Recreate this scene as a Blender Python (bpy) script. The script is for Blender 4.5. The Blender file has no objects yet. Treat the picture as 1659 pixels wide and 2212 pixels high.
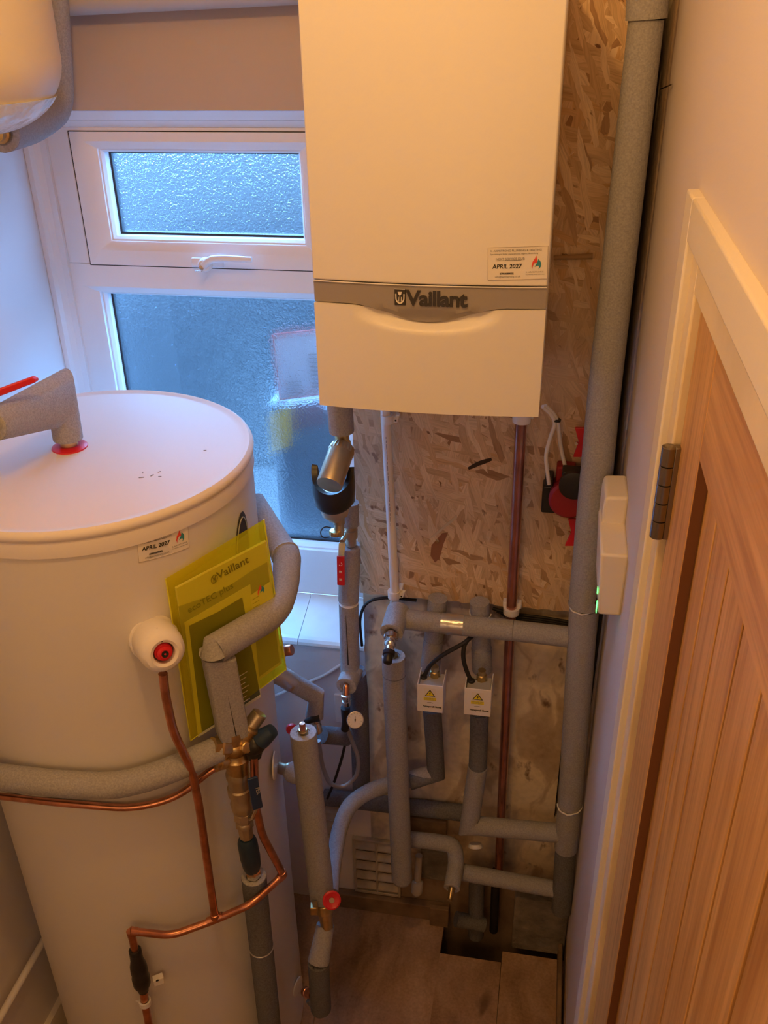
import bpy, bmesh, math, random
from mathutils import Vector, Matrix, Quaternion, noise
random.seed(7)
PI = math.pi
SC = bpy.context.scene
COL = SC.collection

# ------------------------------------------------------------------ camera, light, exposure
cam_d = bpy.data.cameras.new('camera')
cam = bpy.data.objects.new('camera', cam_d); COL.objects.link(cam)
cam_d.sensor_fit = 'HORIZONTAL'; cam_d.sensor_width = 36.0; cam_d.lens = 36.0 * 1988.0 / 1659.0
cam_d.clip_start = 0.02; cam_d.clip_end = 100
rt = Vector((0.98352317, 0.17996561, -0.01716251))
dn = Vector((0.07234872, -0.47882764, -0.87492271))
fw = Vector((-0.16567388, 0.85926507, -0.48395836))
cam.matrix_world = Matrix((( rt.x, -dn.x, -fw.x, 0.0),
                           ( rt.y, -dn.y, -fw.y, 0.0),
                           ( rt.z, -dn.z, -fw.z, 2.35),
                           ( 0, 0, 0, 1)))
SC.camera = cam

world = bpy.data.worlds.new('world'); SC.world = world; world.use_nodes = True
bgn = world.node_tree.nodes['Background']
bgn.inputs[0].default_value = (0.22, 0.51, 0.97, 1); bgn.inputs[1].default_value = 31

def lamp(name, kind, loc, energy, color, size=0.05):
    d = bpy.data.lights.new(name, kind); d.energy = energy; d.color = color
    if kind == 'POINT': d.shadow_soft_size = size
    o = bpy.data.objects.new(name, d); COL.objects.link(o); o.location = loc
    return o
lamp('ceiling_bulb', 'POINT', (-0.36, 0.70, 2.82), 16.5, (1.0, 0.53, 0.17), 0.045)
lamp('added_fill_lamp', 'POINT', (-0.22, -0.62, 1.95), 7.6, (1.0, 0.58, 0.24), 0.25)  # added fill lamp behind the camera, lifts the shade under the boiler

vs = SC.view_settings
vs.view_transform = 'Standard'; vs.look = 'None'; vs.exposure = 0.0; vs.gamma = 1.0; vs.use_curve_mapping = False
SC.cycles.max_bounces = 10; SC.cycles.diffuse_bounces = 5; SC.cycles.transmission_bounces = 8
SC.cycles.transparent_max_bounces = 12; SC.cycles.glossy_bounces = 4
SC.cycles.caustics_refractive = True; SC.cycles.caustics_reflective = False
SC.cycles.use_denoising = True
SC.cycles.sample_clamp_indirect = 12.0

# ------------------------------------------------------------------ materials
MATS = {}
def base_mat(name, col, rough=0.6, metal=0.0, spec=0.5, bump=None, var=None, coat=0, emit=None, trans=0):
    """bump=(scale, strength[, distance]); var=(scale, amount) tonal mottling"""
    m = bpy.data.materials.new(name); m.use_nodes = True
    nt = m.node_tree; b = nt.nodes['Principled BSDF']
    b.inputs['Base Color'].default_value = (*col, 1); b.inputs['Roughness'].default_value = rough
    b.inputs['Metallic'].default_value = metal; b.inputs['Specular IOR Level'].default_value = spec
    if coat: b.inputs['Coat Weight'].default_value = coat
    if trans: b.inputs['Transmission Weight'].default_value = trans
    if emit:
        b.inputs['Emission Color'].default_value = (*emit[:3], 1); b.inputs['Emission Strength'].default_value = emit[3]
    tc = nt.nodes.new('ShaderNodeTexCoord')
    if bump:
        n = nt.nodes.new('ShaderNodeTexNoise'); n.inputs['Scale'].default_value = bump[0]; n.inputs['Detail'].default_value = 3
        nt.links.new(tc.outputs['Object'], n.inputs['Vector'])
        bp = nt.nodes.new('ShaderNodeBump'); bp.inputs['Strength'].default_value = bump[1]
        bp.inputs['Distance'].default_value = bump[2] if len(bump) > 2 else 0.001
        nt.links.new(n.outputs['Fac'], bp.inputs['Height']); nt.links.new(bp.outputs['Normal'], b.inputs['Normal'])
    if var:
        n = nt.nodes.new('ShaderNodeTexNoise'); n.inputs['Scale'].default_value = var[0]; n.inputs['Detail'].default_value = 5
        nt.links.new(tc.outputs['Object'], n.inputs['Vector'])
        r = nt.nodes.new('ShaderNodeValToRGB')
        a = var[1]
        r.color_ramp.elements[0].position = 0.3; r.color_ramp.elements[1].position = 0.7
        r.color_ramp.elements[0].color = (*[max(0, c*(1-a)) for c in col], 1)
        r.color_ramp.elements[1].color = (*[min(1, c*(1+a)) for c in col], 1)
        nt.links.new(n.outputs['Fac'], r.inputs['Fac']); nt.links.new(r.outputs['Color'], b.inputs['Base Color'])
    MATS[name] = m
    return m

foam = base_mat('grey_foam', (0.355, 0.355, 0.37), 0.95, spec=0.1, bump=(420, 0.8, 0.0012), var=(300, 0.16))
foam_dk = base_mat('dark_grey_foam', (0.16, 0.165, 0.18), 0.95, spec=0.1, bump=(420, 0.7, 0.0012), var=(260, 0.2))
foam_in = base_mat('foam_cut_edge', (0.42, 0.42, 0.43), 0.95, spec=0.1, bump=(300, 0.6), var=(200, 0.2))
tape = base_mat('silver_tape', (0.55, 0.55, 0.55), 0.28, metal=0.7, bump=(60, 0.6, 0.002))
white_tape = base_mat('white_tape', (0.78, 0.78, 0.78), 0.45, bump=(80, 0.3))
white_enamel = base_mat('white_enamel', (0.80, 0.78, 0.74), 0.38, spec=0.4)
white_tank = base_mat('white_painted_steel', (0.72, 0.70, 0.68), 0.42, spec=0.4, bump=(900, 0.05, 0.0004))
lid_mat = base_mat('white_plastic_lid', (0.76, 0.72, 0.70), 0.5, spec=0.35)
upvc = base_mat('white_upvc', (0.80, 0.80, 0.82), 0.3, spec=0.5)
seal = base_mat('black_rubber_seal', (0.015, 0.016, 0.02), 0.6)
band_grey = base_mat('silver_grey_band', (0.34, 0.31, 0.29), 0.42, metal=0.15)
logo_dark = base_mat('dark_lettering', (0.035, 0.03, 0.028), 0.4)
black_ink = base_mat('black_ink', (0.02, 0.02, 0.02), 0.7)
grey_ink = base_mat('grey_ink', (0.22, 0.22, 0.22), 0.7)
red_ink = base_mat('red_ink', (0.75, 0.07, 0.04), 0.6)
teal_ink = base_mat('teal_ink', (0.04, 0.26, 0.33), 0.6)
paper = base_mat('sticker_paper', (0.80, 0.77, 0.72), 0.55)
copper = base_mat('copper', (0.60, 0.27, 0.17), 0.28, metal=1.0, var=(35, 0.28), bump=(120, 0.1))
copper_dull = base_mat('lacquered_copper', (0.42, 0.17, 0.13), 0.24, metal=0.75, coat=0.6, var=(25, 0.25))
brass = base_mat('brass', (0.58, 0.44, 0.22), 0.33, metal=1.0, var=(40, 0.2), bump=(160, 0.15))
brass_dull = base_mat('nickel_bronze', (0.50, 0.43, 0.30), 0.36, metal=0.85, var=(30, 0.12))
chrome = base_mat('chrome', (0.70, 0.68, 0.64), 0.18, metal=1.0)
black_pl = base_mat('black_plastic', (0.014, 0.014, 0.018), 0.38)
navy_pl = base_mat('navy_plastic', (0.012, 0.035, 0.11), 0.4)
teal_pl = base_mat('dark_teal_plastic', (0.012, 0.034, 0.07), 0.45)
black_rub = base_mat('black_rubber', (0.012, 0.011, 0.013), 0.6)
red_pl = base_mat('red_plastic', (0.62, 0.018, 0.030), 0.36)
red_metal = base_mat('red_cast_iron', (0.30, 0.010, 0.016), 0.45)
white_pl = base_mat('white_plastic', (0.80, 0.79, 0.80), 0.35)
cream_pl = base_mat('cream_plastic', (0.80, 0.74, 0.64), 0.42)
white_foam = base_mat('white_foam', (0.80, 0.77, 0.74), 0.75, bump=(60, 0.3, 0.002))
grey_pl = base_mat('grey_plastic', (0.42, 0.42, 0.42), 0.5)
yellow = base_mat('yellow_ink', (0.85, 0.72, 0.03), 0.6)
steel_dk = base_mat('dark_steel', (0.28, 0.25, 0.22), 0.25, metal=1.0)
braid = base_mat('braided_steel', (0.42, 0.42, 0.42), 0.4, metal=0.8, bump=(1500, 0.9, 0.001))
wall_white = base_mat('wall_white_paint', (0.70, 0.66, 0.66), 0.75, bump=(40, 0.12, 0.002))
wall_right_m = base_mat('wall_lilac_white_paint', (0.66, 0.60, 0.60), 0.7, bump=(30, 0.12, 0.002))
wall_up = base_mat('wall_upper_paint', (0.52, 0.43, 0.36), 0.75, bump=(50, 0.12, 0.001))
ceil_m = base_mat('ceiling_paint', (0.78, 0.75, 0.72), 0.8)
gloss_w = base_mat('gloss_woodwork', (0.80, 0.74, 0.64), 0.35, bump=(18, 0.35, 0.003))
gloss_w2 = base_mat('cream_woodwork', (0.78, 0.66, 0.46), 0.42, bump=(25, 0.35, 0.003), var=(7, 0.12))
rough_edge = base_mat('rough_plaster_edge', (0.66, 0.56, 0.40), 0.85, bump=(70, 0.9, 0.004), var=(22, 0.2))
concrete = base_mat('old_mortar', (0.20, 0.18, 0.15), 0.95, bump=(60, 1.0, 0.006), var=(20, 0.35))
dirt_wood = base_mat('dirty_timber', (0.22, 0.145, 0.085), 0.85, bump=(45, 0.6, 0.003), var=(14, 0.4))
vent_m = base_mat('cream_vent_plastic', (0.42, 0.37, 0.30), 0.55, var=(30, 0.2))
black_hole = base_mat('gap_shade_black', (0.02, 0.017, 0.015), 0.9)
led_m = base_mat('green_led', (0.05, 0.6, 0.1), 0.4, emit=(0.1, 1.0, 0.15, 4.0))
vessel_m = base_mat('vessel_white', (0.66, 0.60, 0.52), 0.34, bump=(10, 0.06, 0.004))
wrap_m = base_mat('clear_plastic_wrap', (0.72, 0.76, 0.82), 0.16, spec=0.8, bump=(22, 0.9, 0.012))

def ramp(nt, src, stops):
    r = nt.nodes.new('ShaderNodeValToRGB'); e = r.color_ramp.elements
    e[0].position = stops[0][0]; e[0].color = (*stops[0][1], 1)
    e[1].position = stops[-1][0]; e[1].color = (*stops[-1][1], 1)
    for p, c in stops[1:-1]:
        k = e.new(p); k.color = (*c, 1)
    nt.links.new(src, r.inputs['Fac'])
    return r.outputs['Color']
def mix(nt, fac, a, b, mode='MIX'):
    m = nt.nodes.new('ShaderNodeMix'); m.data_type = 'RGBA'; m.blend_type = mode
    for sock, v in ((m.inputs[0], fac), (m.inputs[6], a), (m.inputs[7], b)):
        if hasattr(v, 'links') or hasattr(v, 'is_linked'): nt.links.new(v, sock)
        elif isinstance(v, (int, float)): sock.default_value = v
        else: sock.default_value = (*v, 1)
    return m.outputs[2]
def mapping(nt, scale, rot=(0, 0, 0), loc=(0, 0, 0), warp=0.0, wscale=3):
    tc = nt.nodes.new('ShaderNodeTexCoord'); mp = nt.nodes.new('ShaderNodeMapping')
    mp.inputs['Scale'].default_value = scale; mp.inputs['Rotation'].default_value = rot; mp.inputs['Location'].default_value = loc
    src = tc.outputs['Object']
    if warp:
        n = nt.nodes.new('ShaderNodeTexNoise'); n.inputs['Scale'].default_value = wscale; n.inputs['Detail'].default_value = 2
        nt.links.new(src, n.inputs['Vector'])
        v = nt.nodes.new('ShaderNodeVectorMath'); v.operation = 'SUBTRACT'; v.inputs[1].default_value = (0.5, 0.5, 0.5)
        nt.links.new(n.outputs['Color'], v.inputs[0])
        s = nt.nodes.new('ShaderNodeVectorMath'); s.operation = 'SCALE'; s.inputs['Scale'].default_value = warp
        nt.links.new(v.outputs[0], s.inputs[0])
        ad = nt.nodes.new('ShaderNodeVectorMath'); ad.operation = 'ADD'
        nt.links.new(src, ad.inputs[0]); nt.links.new(s.outputs[0], ad.inputs[1]); src = ad.outputs[0]
    if any(rot):
        mr = nt.nodes.new('ShaderNodeMapping'); mr.inputs['Rotation'].default_value = rot; mp.inputs['Rotation'].default_value = (0, 0, 0)
        nt.links.new(src, mr.inputs['Vector']); src = mr.outputs['Vector']
    nt.links.new(src, mp.inputs['Vector'])
    return mp.outputs['Vector']
def tex(nt, kind, vec, scale, **kw):
    n = nt.nodes.new(kind); n.inputs['Scale'].default_value = scale
    for k, v in kw.items():
        if k in n.inputs: n.inputs[k].default_value = v
        else: setattr(n, k, v)
    nt.links.new(vec, n.inputs['Vector'])
    return n
def bump_to(nt, b, h, strength=0.5, dist=0.002):
    bp = nt.nodes.new('ShaderNodeBump'); bp.inputs['Strength'].default_value = strength; bp.inputs['Distance'].default_value = dist
    nt.links.new(h, bp.inputs['Height']); nt.links.new(bp.outputs['Normal'], b.inputs['Normal'])

def make_osb():
    m = base_mat('osb_flakes', (0.5, 0.3, 0.14), 0.7, spec=0.25); nt = m.node_tree; b = nt.nodes['Principled BSDF']
    layers = []
    for k, (ang, sx, sz) in enumerate([(0.12, 50, 9), (-0.55, 62, 12), (0.75, 62, 12), (-0.2, 66, 11), (1.35, 66, 13), (0.3, 80, 13)]):
        v = mapping(nt, (sx, 1, sz), (0, ang, 0), (k*3.7, k, k*1.3), warp=0.018, wscale=20)
        vo = tex(nt, 'ShaderNodeTexVoronoi', v, 1.0, feature='F1', distance='EUCLIDEAN', Randomness=1.0)
        sep = nt.nodes.new('ShaderNodeSeparateColor'); nt.links.new(vo.outputs['Color'], sep.inputs[0])
        c = ramp(nt, sep.outputs[0], [(0.0, (0.34, 0.19, 0.095)), (0.12, (0.60, 0.41, 0.23)), (0.45, (0.76, 0.55, 0.33)), (0.7, (0.84, 0.66, 0.45)), (1.0, (0.64, 0.39, 0.18))])
        gv = mapping(nt, (sx*5, 1, sz*1.2), (0, ang, 0), (k, 0, 0), warp=0.02, wscale=14)
        g = tex(nt, 'ShaderNodeTexNoise', gv, 1.0, Detail=4)
        c = mix(nt, 0.5, c, ramp(nt, g.outputs['Fac'], [(0.28, (0.45, 0.40, 0.36)), (0.58, (1.0, 1.0, 1.0))]), 'MULTIPLY')
        layers.append((c, sep.outputs[1], sep.outputs[2]))
    acc = layers[0][0]
    for k in range(1, len(layers)):
        f = ramp(nt, layers[k][2], [(0.52, (0, 0, 0)), (0.53, (1, 1, 1))])
        acc = mix(nt, f, acc, layers[k][0])
    dk = tex(nt, 'ShaderNodeTexNoise', mapping(nt, (50, 1, 30), (0, 0.6, 0), warp=0.05, wscale=12), 1.0, Detail=3)
    acc = mix(nt, ramp(nt, dk.outputs['Fac'], [(0.67, (0, 0, 0)), (0.72, (1, 1, 1))]), acc, (0.20, 0.10, 0.05))
    bl = tex(nt, 'ShaderNodeTexNoise', mapping(nt, (4, 1, 4)), 1.0, Detail=2)
    acc = mix(nt, ramp(nt, bl.outputs['Fac'], [(0.42, (0, 0, 0)), (0.7, (0.55, 0.55, 0.55))]), acc, (0.50, 0.42, 0.34))
    nt.links.new(acc, b.inputs['Base Color'])
    bump_to(nt, b, layers[0][1], 0.35, 0.0012)
    return m
osb = make_osb()

def make_plaster():
    m = base_mat('patched_plaster', (0.4, 0.33, 0.25), 0.9, spec=0.15); nt = m.node_tree; b = nt.nodes['Principled BSDF']
    n1 = tex(nt, 'ShaderNodeTexNoise', mapping(nt, (6.5, 1, 2.6), warp=0.22, wscale=5), 1.0, Detail=5)
    c = ramp(nt, n1.outputs['Fac'], [(0.38, (0.38, 0.34, 0.33)), (0.43, (0.52, 0.45, 0.38)), (0.47, (0.76, 0.65, 0.47)), (0.55, (0.80, 0.69, 0.50)), (0.58, (0.58, 0.46, 0.31)), (0.68, (0.40, 0.30, 0.20))])
    n2 = tex(nt, 'ShaderNodeTexNoise', mapping(nt, (1, 1, 1)), 60, Detail=4)
    c = mix(nt, 0.5, c, ramp(nt, n2.outputs['Fac'], [(0.3, (0.75, 0.74, 0.72)), (0.6, (1, 1, 1))]), 'MULTIPLY')
    n3 = tex(nt, 'ShaderNodeTexNoise', mapping(nt, (1, 1, 0.6)), 22, Detail=4)
    c = mix(nt, ramp(nt, n3.outputs['Fac'], [(0.64, (0, 0, 0)), (0.72, (1, 1, 1))]), c, (0.20, 0.13, 0.09))
    # old brown dirt low on the wall
    tc = nt.nodes.new('ShaderNodeTexCoord'); sp = nt.nodes.new('ShaderNodeSeparateXYZ'); nt.links.new(tc.outputs['Object'], sp.inputs[0])
    nd = tex(nt, 'ShaderNodeTexNoise', mapping(nt, (9, 1, 5)), 1.0, Detail=4)
    ad = nt.nodes.new('ShaderNodeMath'); ad.operation = 'MULTIPLY_ADD'; ad.inputs[1].default_value = 0.35
    nt.links.new(nd.outputs['Fac'], ad.inputs[0]); nt.links.new(sp.outputs['Z'], ad.inputs[2])
    c = mix(nt, ramp(nt, ad.outputs[0], [(0.60, (0.85, 0.85, 0.85)), (0.72, (0, 0, 0))]), c, (0.24, 0.15, 0.085))
    nt.links.new(c, b.inputs['Base Color']); bump_to(nt, b, n2.outputs['Fac'], 0.5, 0.003)
    return m
plaster = make_plaster()

def make_floor():
    m = base_mat('chipboard_floor', (0.3, 0.2, 0.1), 0.8, spec=0.2); nt = m.node_tree; b = nt.nodes['Principled BSDF']
    n1 = tex(nt, 'ShaderNodeTexNoise', mapping(nt, (7, 3, 1), warp=0.2, wscale=4), 1.0, Detail=6, Roughness=0.65)
    c = ramp(nt, n1.outputs['Fac'], [(0.3, (0.195, 0.115, 0.063)), (0.5, (0.390, 0.247, 0.138)), (0.7, (0.528, 0.367, 0.230))])
    n2 = tex(nt, 'ShaderNodeTexNoise', mapping(nt, (1, 1, 1)), 140, Detail=3)
    c = mix(nt, 0.6, c, ramp(nt, n2.outputs['Fac'], [(0.3, (0.689, 0.689, 0.689)), (0.65, (1.05, 1.05, 1.05))]), 'MULTIPLY')
    n3 = tex(nt, 'ShaderNodeTexNoise', mapping(nt, (9, 3.2, 1), (0, 0, 0.2), warp=0.1), 1.0, Detail=3)
    c = mix(nt, ramp(nt, n3.outputs['Fac'], [(0.64, (0, 0, 0)), (0.70, (0.697, 0.697, 0.697))]), c, (0.103, 0.057, 0.034))
    nt.links.new(c, b.inputs['Base Color']); bump_to(nt, b, n2.outputs['Fac'], 0.3, 0.001)
    return m
floor_m = make_floor()

def make_wood(name, axis, dark=(0.44, 0.21, 0.065), lite=(0.74, 0.43, 0.16)):
    """axis: 'z' grain runs vertical, 'y' grain runs along the wall"""
    m = base_mat(name, lite, 0.42, spec=0.35, coat=0.08); nt = m.node_tree; b = nt.nodes['Principled BSDF']
    s = (30, 30, 1.5) if axis == 'z' else (30, 1.5, 30)
    n = tex(nt, 'ShaderNodeTexNoise', mapping(nt, s, warp=0.03, wscale=2), 1.6, Detail=4, Roughness=0.6)
    c = ramp(nt, n.outputs['Fac'], [(0.28, dark), (0.5, tuple(0.4*a+0.6*b2 for a, b2 in zip(dark, lite))), (0.68, lite)])
    s2 = (160, 160, 5) if axis == 'z' else (160, 5, 160)
    n2 = tex(nt, 'ShaderNodeTexNoise', mapping(nt, s2), 1.0, Detail=2)
    c = mix(nt, 0.35, c, ramp(nt, n2.outputs['Fac'], [(0.3, (0.55, 0.5, 0.45)), (0.6, (1, 1, 1))]), 'MULTIPLY')
    nt.links.new(c, b.inputs['Base Color']); bump_to(nt, b, n2.outputs['Fac'], 0.2, 0.0008)
    return m
oak_v = make_wood('oak_upright', 'z'); oak_h = make_wood('oak_rail', 'y')
oak_shade = base_mat('door_shade_brown', (0.16, 0.06, 0.02), 0.6)  # dark brown standing in for shade in the door recess and grooves

def make_glass():
    m = bpy.data.materials.new('textured_obscure_glass'); m.use_nodes = True; nt = m.node_tree; b = nt.nodes['Principled BSDF']
    b.inputs['Base Color'].default_value = (0.86, 0.93, 1.0, 1); b.inputs['Roughness'].default_value = 0.22
    b.inputs['Transmission Weight'].default_value = 1.0; b.inputs['IOR'].default_value = 1.45
    n = tex(nt, 'ShaderNodeTexNoise', mapping(nt, (1, 1, 1), warp=0.012, wscale=70), 190, Detail=1.5)
    bump_to(nt, b, n.outputs['Fac'], 0.52, 0.005)
    tr = nt.nodes.new('ShaderNodeBsdfTransparent'); tr.inputs[0].default_value = (0.86, 0.93, 1.0, 1)
    mx = nt.nodes.new('ShaderNodeMixShader'); mx.inputs[0].default_value = 0.5
    nt.links.new(tr.outputs[0], mx.inputs[1]); nt.links.new(b.outputs[0], mx.inputs[2]); nt.links.new(mx.outputs[0], nt.nodes['Material Output'].inputs[0])
    return m
glass_m = make_glass()
def make_wallet():
    m = bpy.data.materials.new('yellow_translucent_plastic'); m.use_nodes = True; nt = m.node_tree
    nt.nodes.remove(nt.nodes['Principled BSDF']); out = nt.nodes['Material Output']
    tr = nt.nodes.new('ShaderNodeBsdfTransparent'); tr.inputs[0].default_value = (0.95, 0.93, 0.30, 1)
    tl = nt.nodes.new('ShaderNodeBsdfTranslucent'); tl.inputs[0].default_value = (0.85, 0.86, 0.06, 1)
    df = nt.nodes.new('ShaderNodeBsdfPrincipled'); df.inputs['Base Color'].default_value = (0.88, 0.82, 0.05, 1); df.inputs['Roughness'].default_value = 0.25
    a = nt.nodes.new('ShaderNodeMixShader'); a.inputs[0].default_value = 0.35
    nt.links.new(df.outputs[0], a.inputs[1]); nt.links.new(tl.outputs[0], a.inputs[2])
    c = nt.nodes.new('ShaderNodeMixShader'); c.inputs[0].default_value = 0.30
    nt.links.new(tr.outputs[0], c.inputs[1]); nt.links.new(a.outputs[0], c.inputs[2])
    nt.links.new(c.outputs[0], out.inputs[0])
    return m
wallet_m = make_wallet()

# ------------------------------------------------------------------ geometry helpers
LOC = {}
def new_bm(): return bmesh.new()
def obj(name, bm, mat, parent=None, smooth=False, bevel=0, kind=None, sub=0):
    me = bpy.data.meshes.new(name)
    bmesh.ops.recalc_face_normals(bm, faces=bm.faces[:])
    if parent is None:
        xs = [v.co for v in bm.verts]
        base = Vector(((min(v.x for v in xs)+max(v.x for v in xs))/2, (min(v.y for v in xs)+max(v.y for v in xs))/2, min(v.z for v in xs)))
    else: base = LOC[parent.name]
    bmesh.ops.translate(bm, verts=bm.verts[:], vec=-base)
    bm.to_mesh(me); bm.free()
    for p in me.polygons: p.use_smooth = smooth
    o = bpy.data.objects.new(name, me); COL.objects.link(o)
    for m in (mat if isinstance(mat, (list, tuple)) else [mat]): me.materials.append(m)
    if parent is None: o.location = base
    else: o.parent = parent
    LOC[o.name] = base
    if bevel:
        md = o.modifiers.new('bevel', 'BEVEL'); md.width = bevel; md.segments = 3; md.limit_method = 'ANGLE'; md.angle_limit = 0.6
    if sub:
        md = o.modifiers.new('sub', 'SUBSURF'); md.levels = sub; md.render_levels = sub
    if smooth or bevel:
        try: me.set_sharp_from_angle(angle=math.radians(38))
        except Exception: pass
        for p in me.polygons: p.use_smooth = True
    if kind: o['kind'] = kind
    return o
def thing(name, label, cat, loc=(0, 0, 0), group=None):
    o = bpy.data.objects.new(name, None); COL.objects.link(o); o.location = loc; o.empty_display_size = 0.05
    o['label'] = label; o['category'] = cat; LOC[o.name] = Vector(loc)
    if group: o['group'] = group
    return o
def tag(o, label, cat, group=None):
    o['label'] = label; o['category'] = cat
    if group: o['group'] = group
    return o
def struct(name): 
    o = bpy.data.objects.new(name, None); COL.objects.link(o); o['kind'] = 'structure'; LOC[o.name] = Vector((0, 0, 0))
    return o
def sub_empty(name, parent):
    o = bpy.data.objects.new(name, None); COL.objects.link(o); o.parent = parent; LOC[o.name] = LOC[parent.name]
    return o

def box(bm, lo, hi):
    lo = Vector(lo); hi = Vector(hi)
    vs_ = [bm.verts.new((x, y, z)) for z in (lo.z, hi.z) for y in (lo.y, hi.y) for x in (lo.x, hi.x)]
    for f in ((0, 1, 3, 2), (4, 6, 7, 5), (0, 4, 5, 1), (2, 3, 7, 6), (0, 2, 6, 4), (1, 5, 7, 3)):
        bm.faces.new([vs_[i] for i in f])
def boxobj(name, lo, hi, mat, parent=None, bevel=0.0, kind=None):
    bm = new_bm(); box(bm, lo, hi); return obj(name, bm, mat, parent, bevel=bevel, kind=kind)
def obox(bm, c, u, v, n, su, sv, sn):
    """box centred at c, axes u v n, full sizes su sv sn"""
    c = Vector(c); u = Vector(u).normalized()*su/2; v = Vector(v).normalized()*sv/2; n = Vector(n).normalized()*sn/2
    vs_ = [bm.verts.new(c + a*u + b*v + d*n) for d in (-1, 1) for b in (-1, 1) for a in (-1, 1)]
    for f in ((0, 1, 3, 2), (4, 6, 7, 5), (0, 4, 5, 1), (2, 3, 7, 6), (0, 2, 6, 4), (1, 5, 7, 3)):
        bm.faces.new([vs_[i] for i in f])
def fillet(pts, rad, n=7):
    pts = [Vector(p) for p in pts]
    if len(pts) < 3 or rad <= 0: return pts
    out = [pts[0]]
    for i in range(1, len(pts)-1):
        a, b, c = pts[i-1], pts[i], pts[i+1]
        da, dc = (a-b), (c-b)
        r = min(rad, da.length*0.48, dc.length*0.48)
        p0 = b + da.normalized()*r; p1 = b + dc.normalized()*r
        for k in range(n+1):
            t = k/n
            out.append((1-t)**2*p0 + 2*t*(1-t)*b + t*t*p1)
    out.append(pts[-1])
    return out
def frames(pts):
    n = len(pts); T = []
    for i in range(n):
        d = pts[min(i+1, n-1)] - pts[max(i-1, 0)]
        T.append(d.normalized())
    up = Vector((0, 0, 1)) if abs(T[0].z) < 0.9 else Vector((1, 0, 0))
    N = [(up - T[0]*up.dot(T[0])).normalized()]
    for i in range(1, n):
        v = N[-1] - T[i]*N[-1].dot(T[i]); N.append(v.normalized())
    return T, N
def tube(bm, pts, r, seg=20, rad=0.0, cap=True, rfun=None, wob=0.0, mitre=False):
    raw = [Vector(p) for p in pts]
    p = fillet(raw, rad)
    T, N = frames(p); rings = []
    L = [0]
    for i in range(1, len(p)): L.append(L[-1] + (p[i]-p[i-1]).length)
    for i, c in enumerate(p):
        rr = r if not isinstance(r, (list, tuple)) else r[0] + (r[-1]-r[0])*L[i]/max(L[-1], 1e-6)
        if rfun: rr *= rfun(L[i]/max(L[-1], 1e-6))
        B = T[i].cross(N[i])
        stretch = 1.0
        if mitre and 0 < i < len(p)-1:
            a = (p[i]-p[i-1]).normalized(); 
            ch = max(0.3, a.dot(T[i])); mdir = (p[i+1]-p[i]).normalized() - a
            mdir = (mdir - T[i]*mdir.dot(T[i]))
            if mdir.length > 1e-5: mdir.normalize(); stretch = 1/ch
        ring = []
        for k in range(seg):
            a_ = 2*PI*k/seg
            off = N[i]*math.cos(a_)*rr + B*math.sin(a_)*rr
            if wob: off *= 1 + wob*noise.noise((c+off)*35)
            if stretch != 1.0: off = off + mdir*off.dot(mdir)*(stretch-1)
            ring.append(bm.verts.new(c + off))
        rings.append(ring)
    for i in range(len(rings)-1):
        for k in range(seg):
            bm.faces.new((rings[i][k], rings[i][(k+1) % seg], rings[i+1][(k+1) % seg], rings[i+1][k]))
    if cap:
        bm.faces.new(rings[0][::-1]); bm.faces.new(rings[-1])
def dens(pts, step=0.03):
    pts = [Vector(p) for p in pts]; out = [pts[0]]
    for a, b in zip(pts, pts[1:]):
        n = max(1, int((b-a).length/step))
        for k in range(1, n+1): out.append(a + (b-a)*k/n)
    return out
def lathe(bm, prof, p0, axis, seg=28):
    """prof: list of (distance along axis, radius)"""
    p0 = Vector(p0); ax = Vector(axis).normalized()
    up = Vector((0, 0, 1)) if abs(ax.z) < 0.9 else Vector((1, 0, 0))
    n = (up - ax*up.dot(ax)).normalized(); b = ax.cross(n); rings = []
    for d, r in prof:
        rings.append([bm.verts.new(p0 + ax*d + (n*math.cos(2*PI*k/seg) + b*math.sin(2*PI*k/seg))*max(r, 1e-5)) for k in range(seg)])
    for i in range(len(rings)-1):
        for k in range(seg):
            bm.faces.new((rings[i][k], rings[i][(k+1) % seg], rings[i+1][(k+1) % seg], rings[i+1][k]))
    if prof[0] == prof[-1]: return
    if prof[0][1] > 1e-4: bm.faces.new(rings[0][::-1])
    if prof[-1][1] > 1e-4: bm.faces.new(rings[-1])
def tubeobj(name, pts, r, mat, parent=None, **kw):
    bm = new_bm(); tube(bm, pts, r, **kw); return obj(name, bm, mat, parent, smooth=True)
def latheobj(name, prof, p0, axis, mat, parent=None, seg=28):
    bm = new_bm(); lathe(bm, prof, p0, axis, seg); return obj(name, bm, mat, parent, smooth=True)
def along(p, q):
    return (Vector(q)-Vector(p)).normalized()
def plate(bm, pts, n, t):
    """flat outline pts (3D, coplanar) extruded by t along n"""
    n = Vector(n).normalized()*t
    a = [bm.verts.new(Vector(p)) for p in pts]; b = [bm.verts.new(Vector(p)+n) for p in pts]
    bm.faces.new(a[::-1]); bm.faces.new(b)
    for i in range(len(a)):
        j = (i+1) % len(a); bm.faces.new((a[i], a[j], b[j], b[i]))
def plateobj(name, pts, n, t, mat, parent=None, bevel=0):
    bm = new_bm(); plate(bm, pts, n, t); return obj(name, bm, mat, parent, bevel=bevel)
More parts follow.
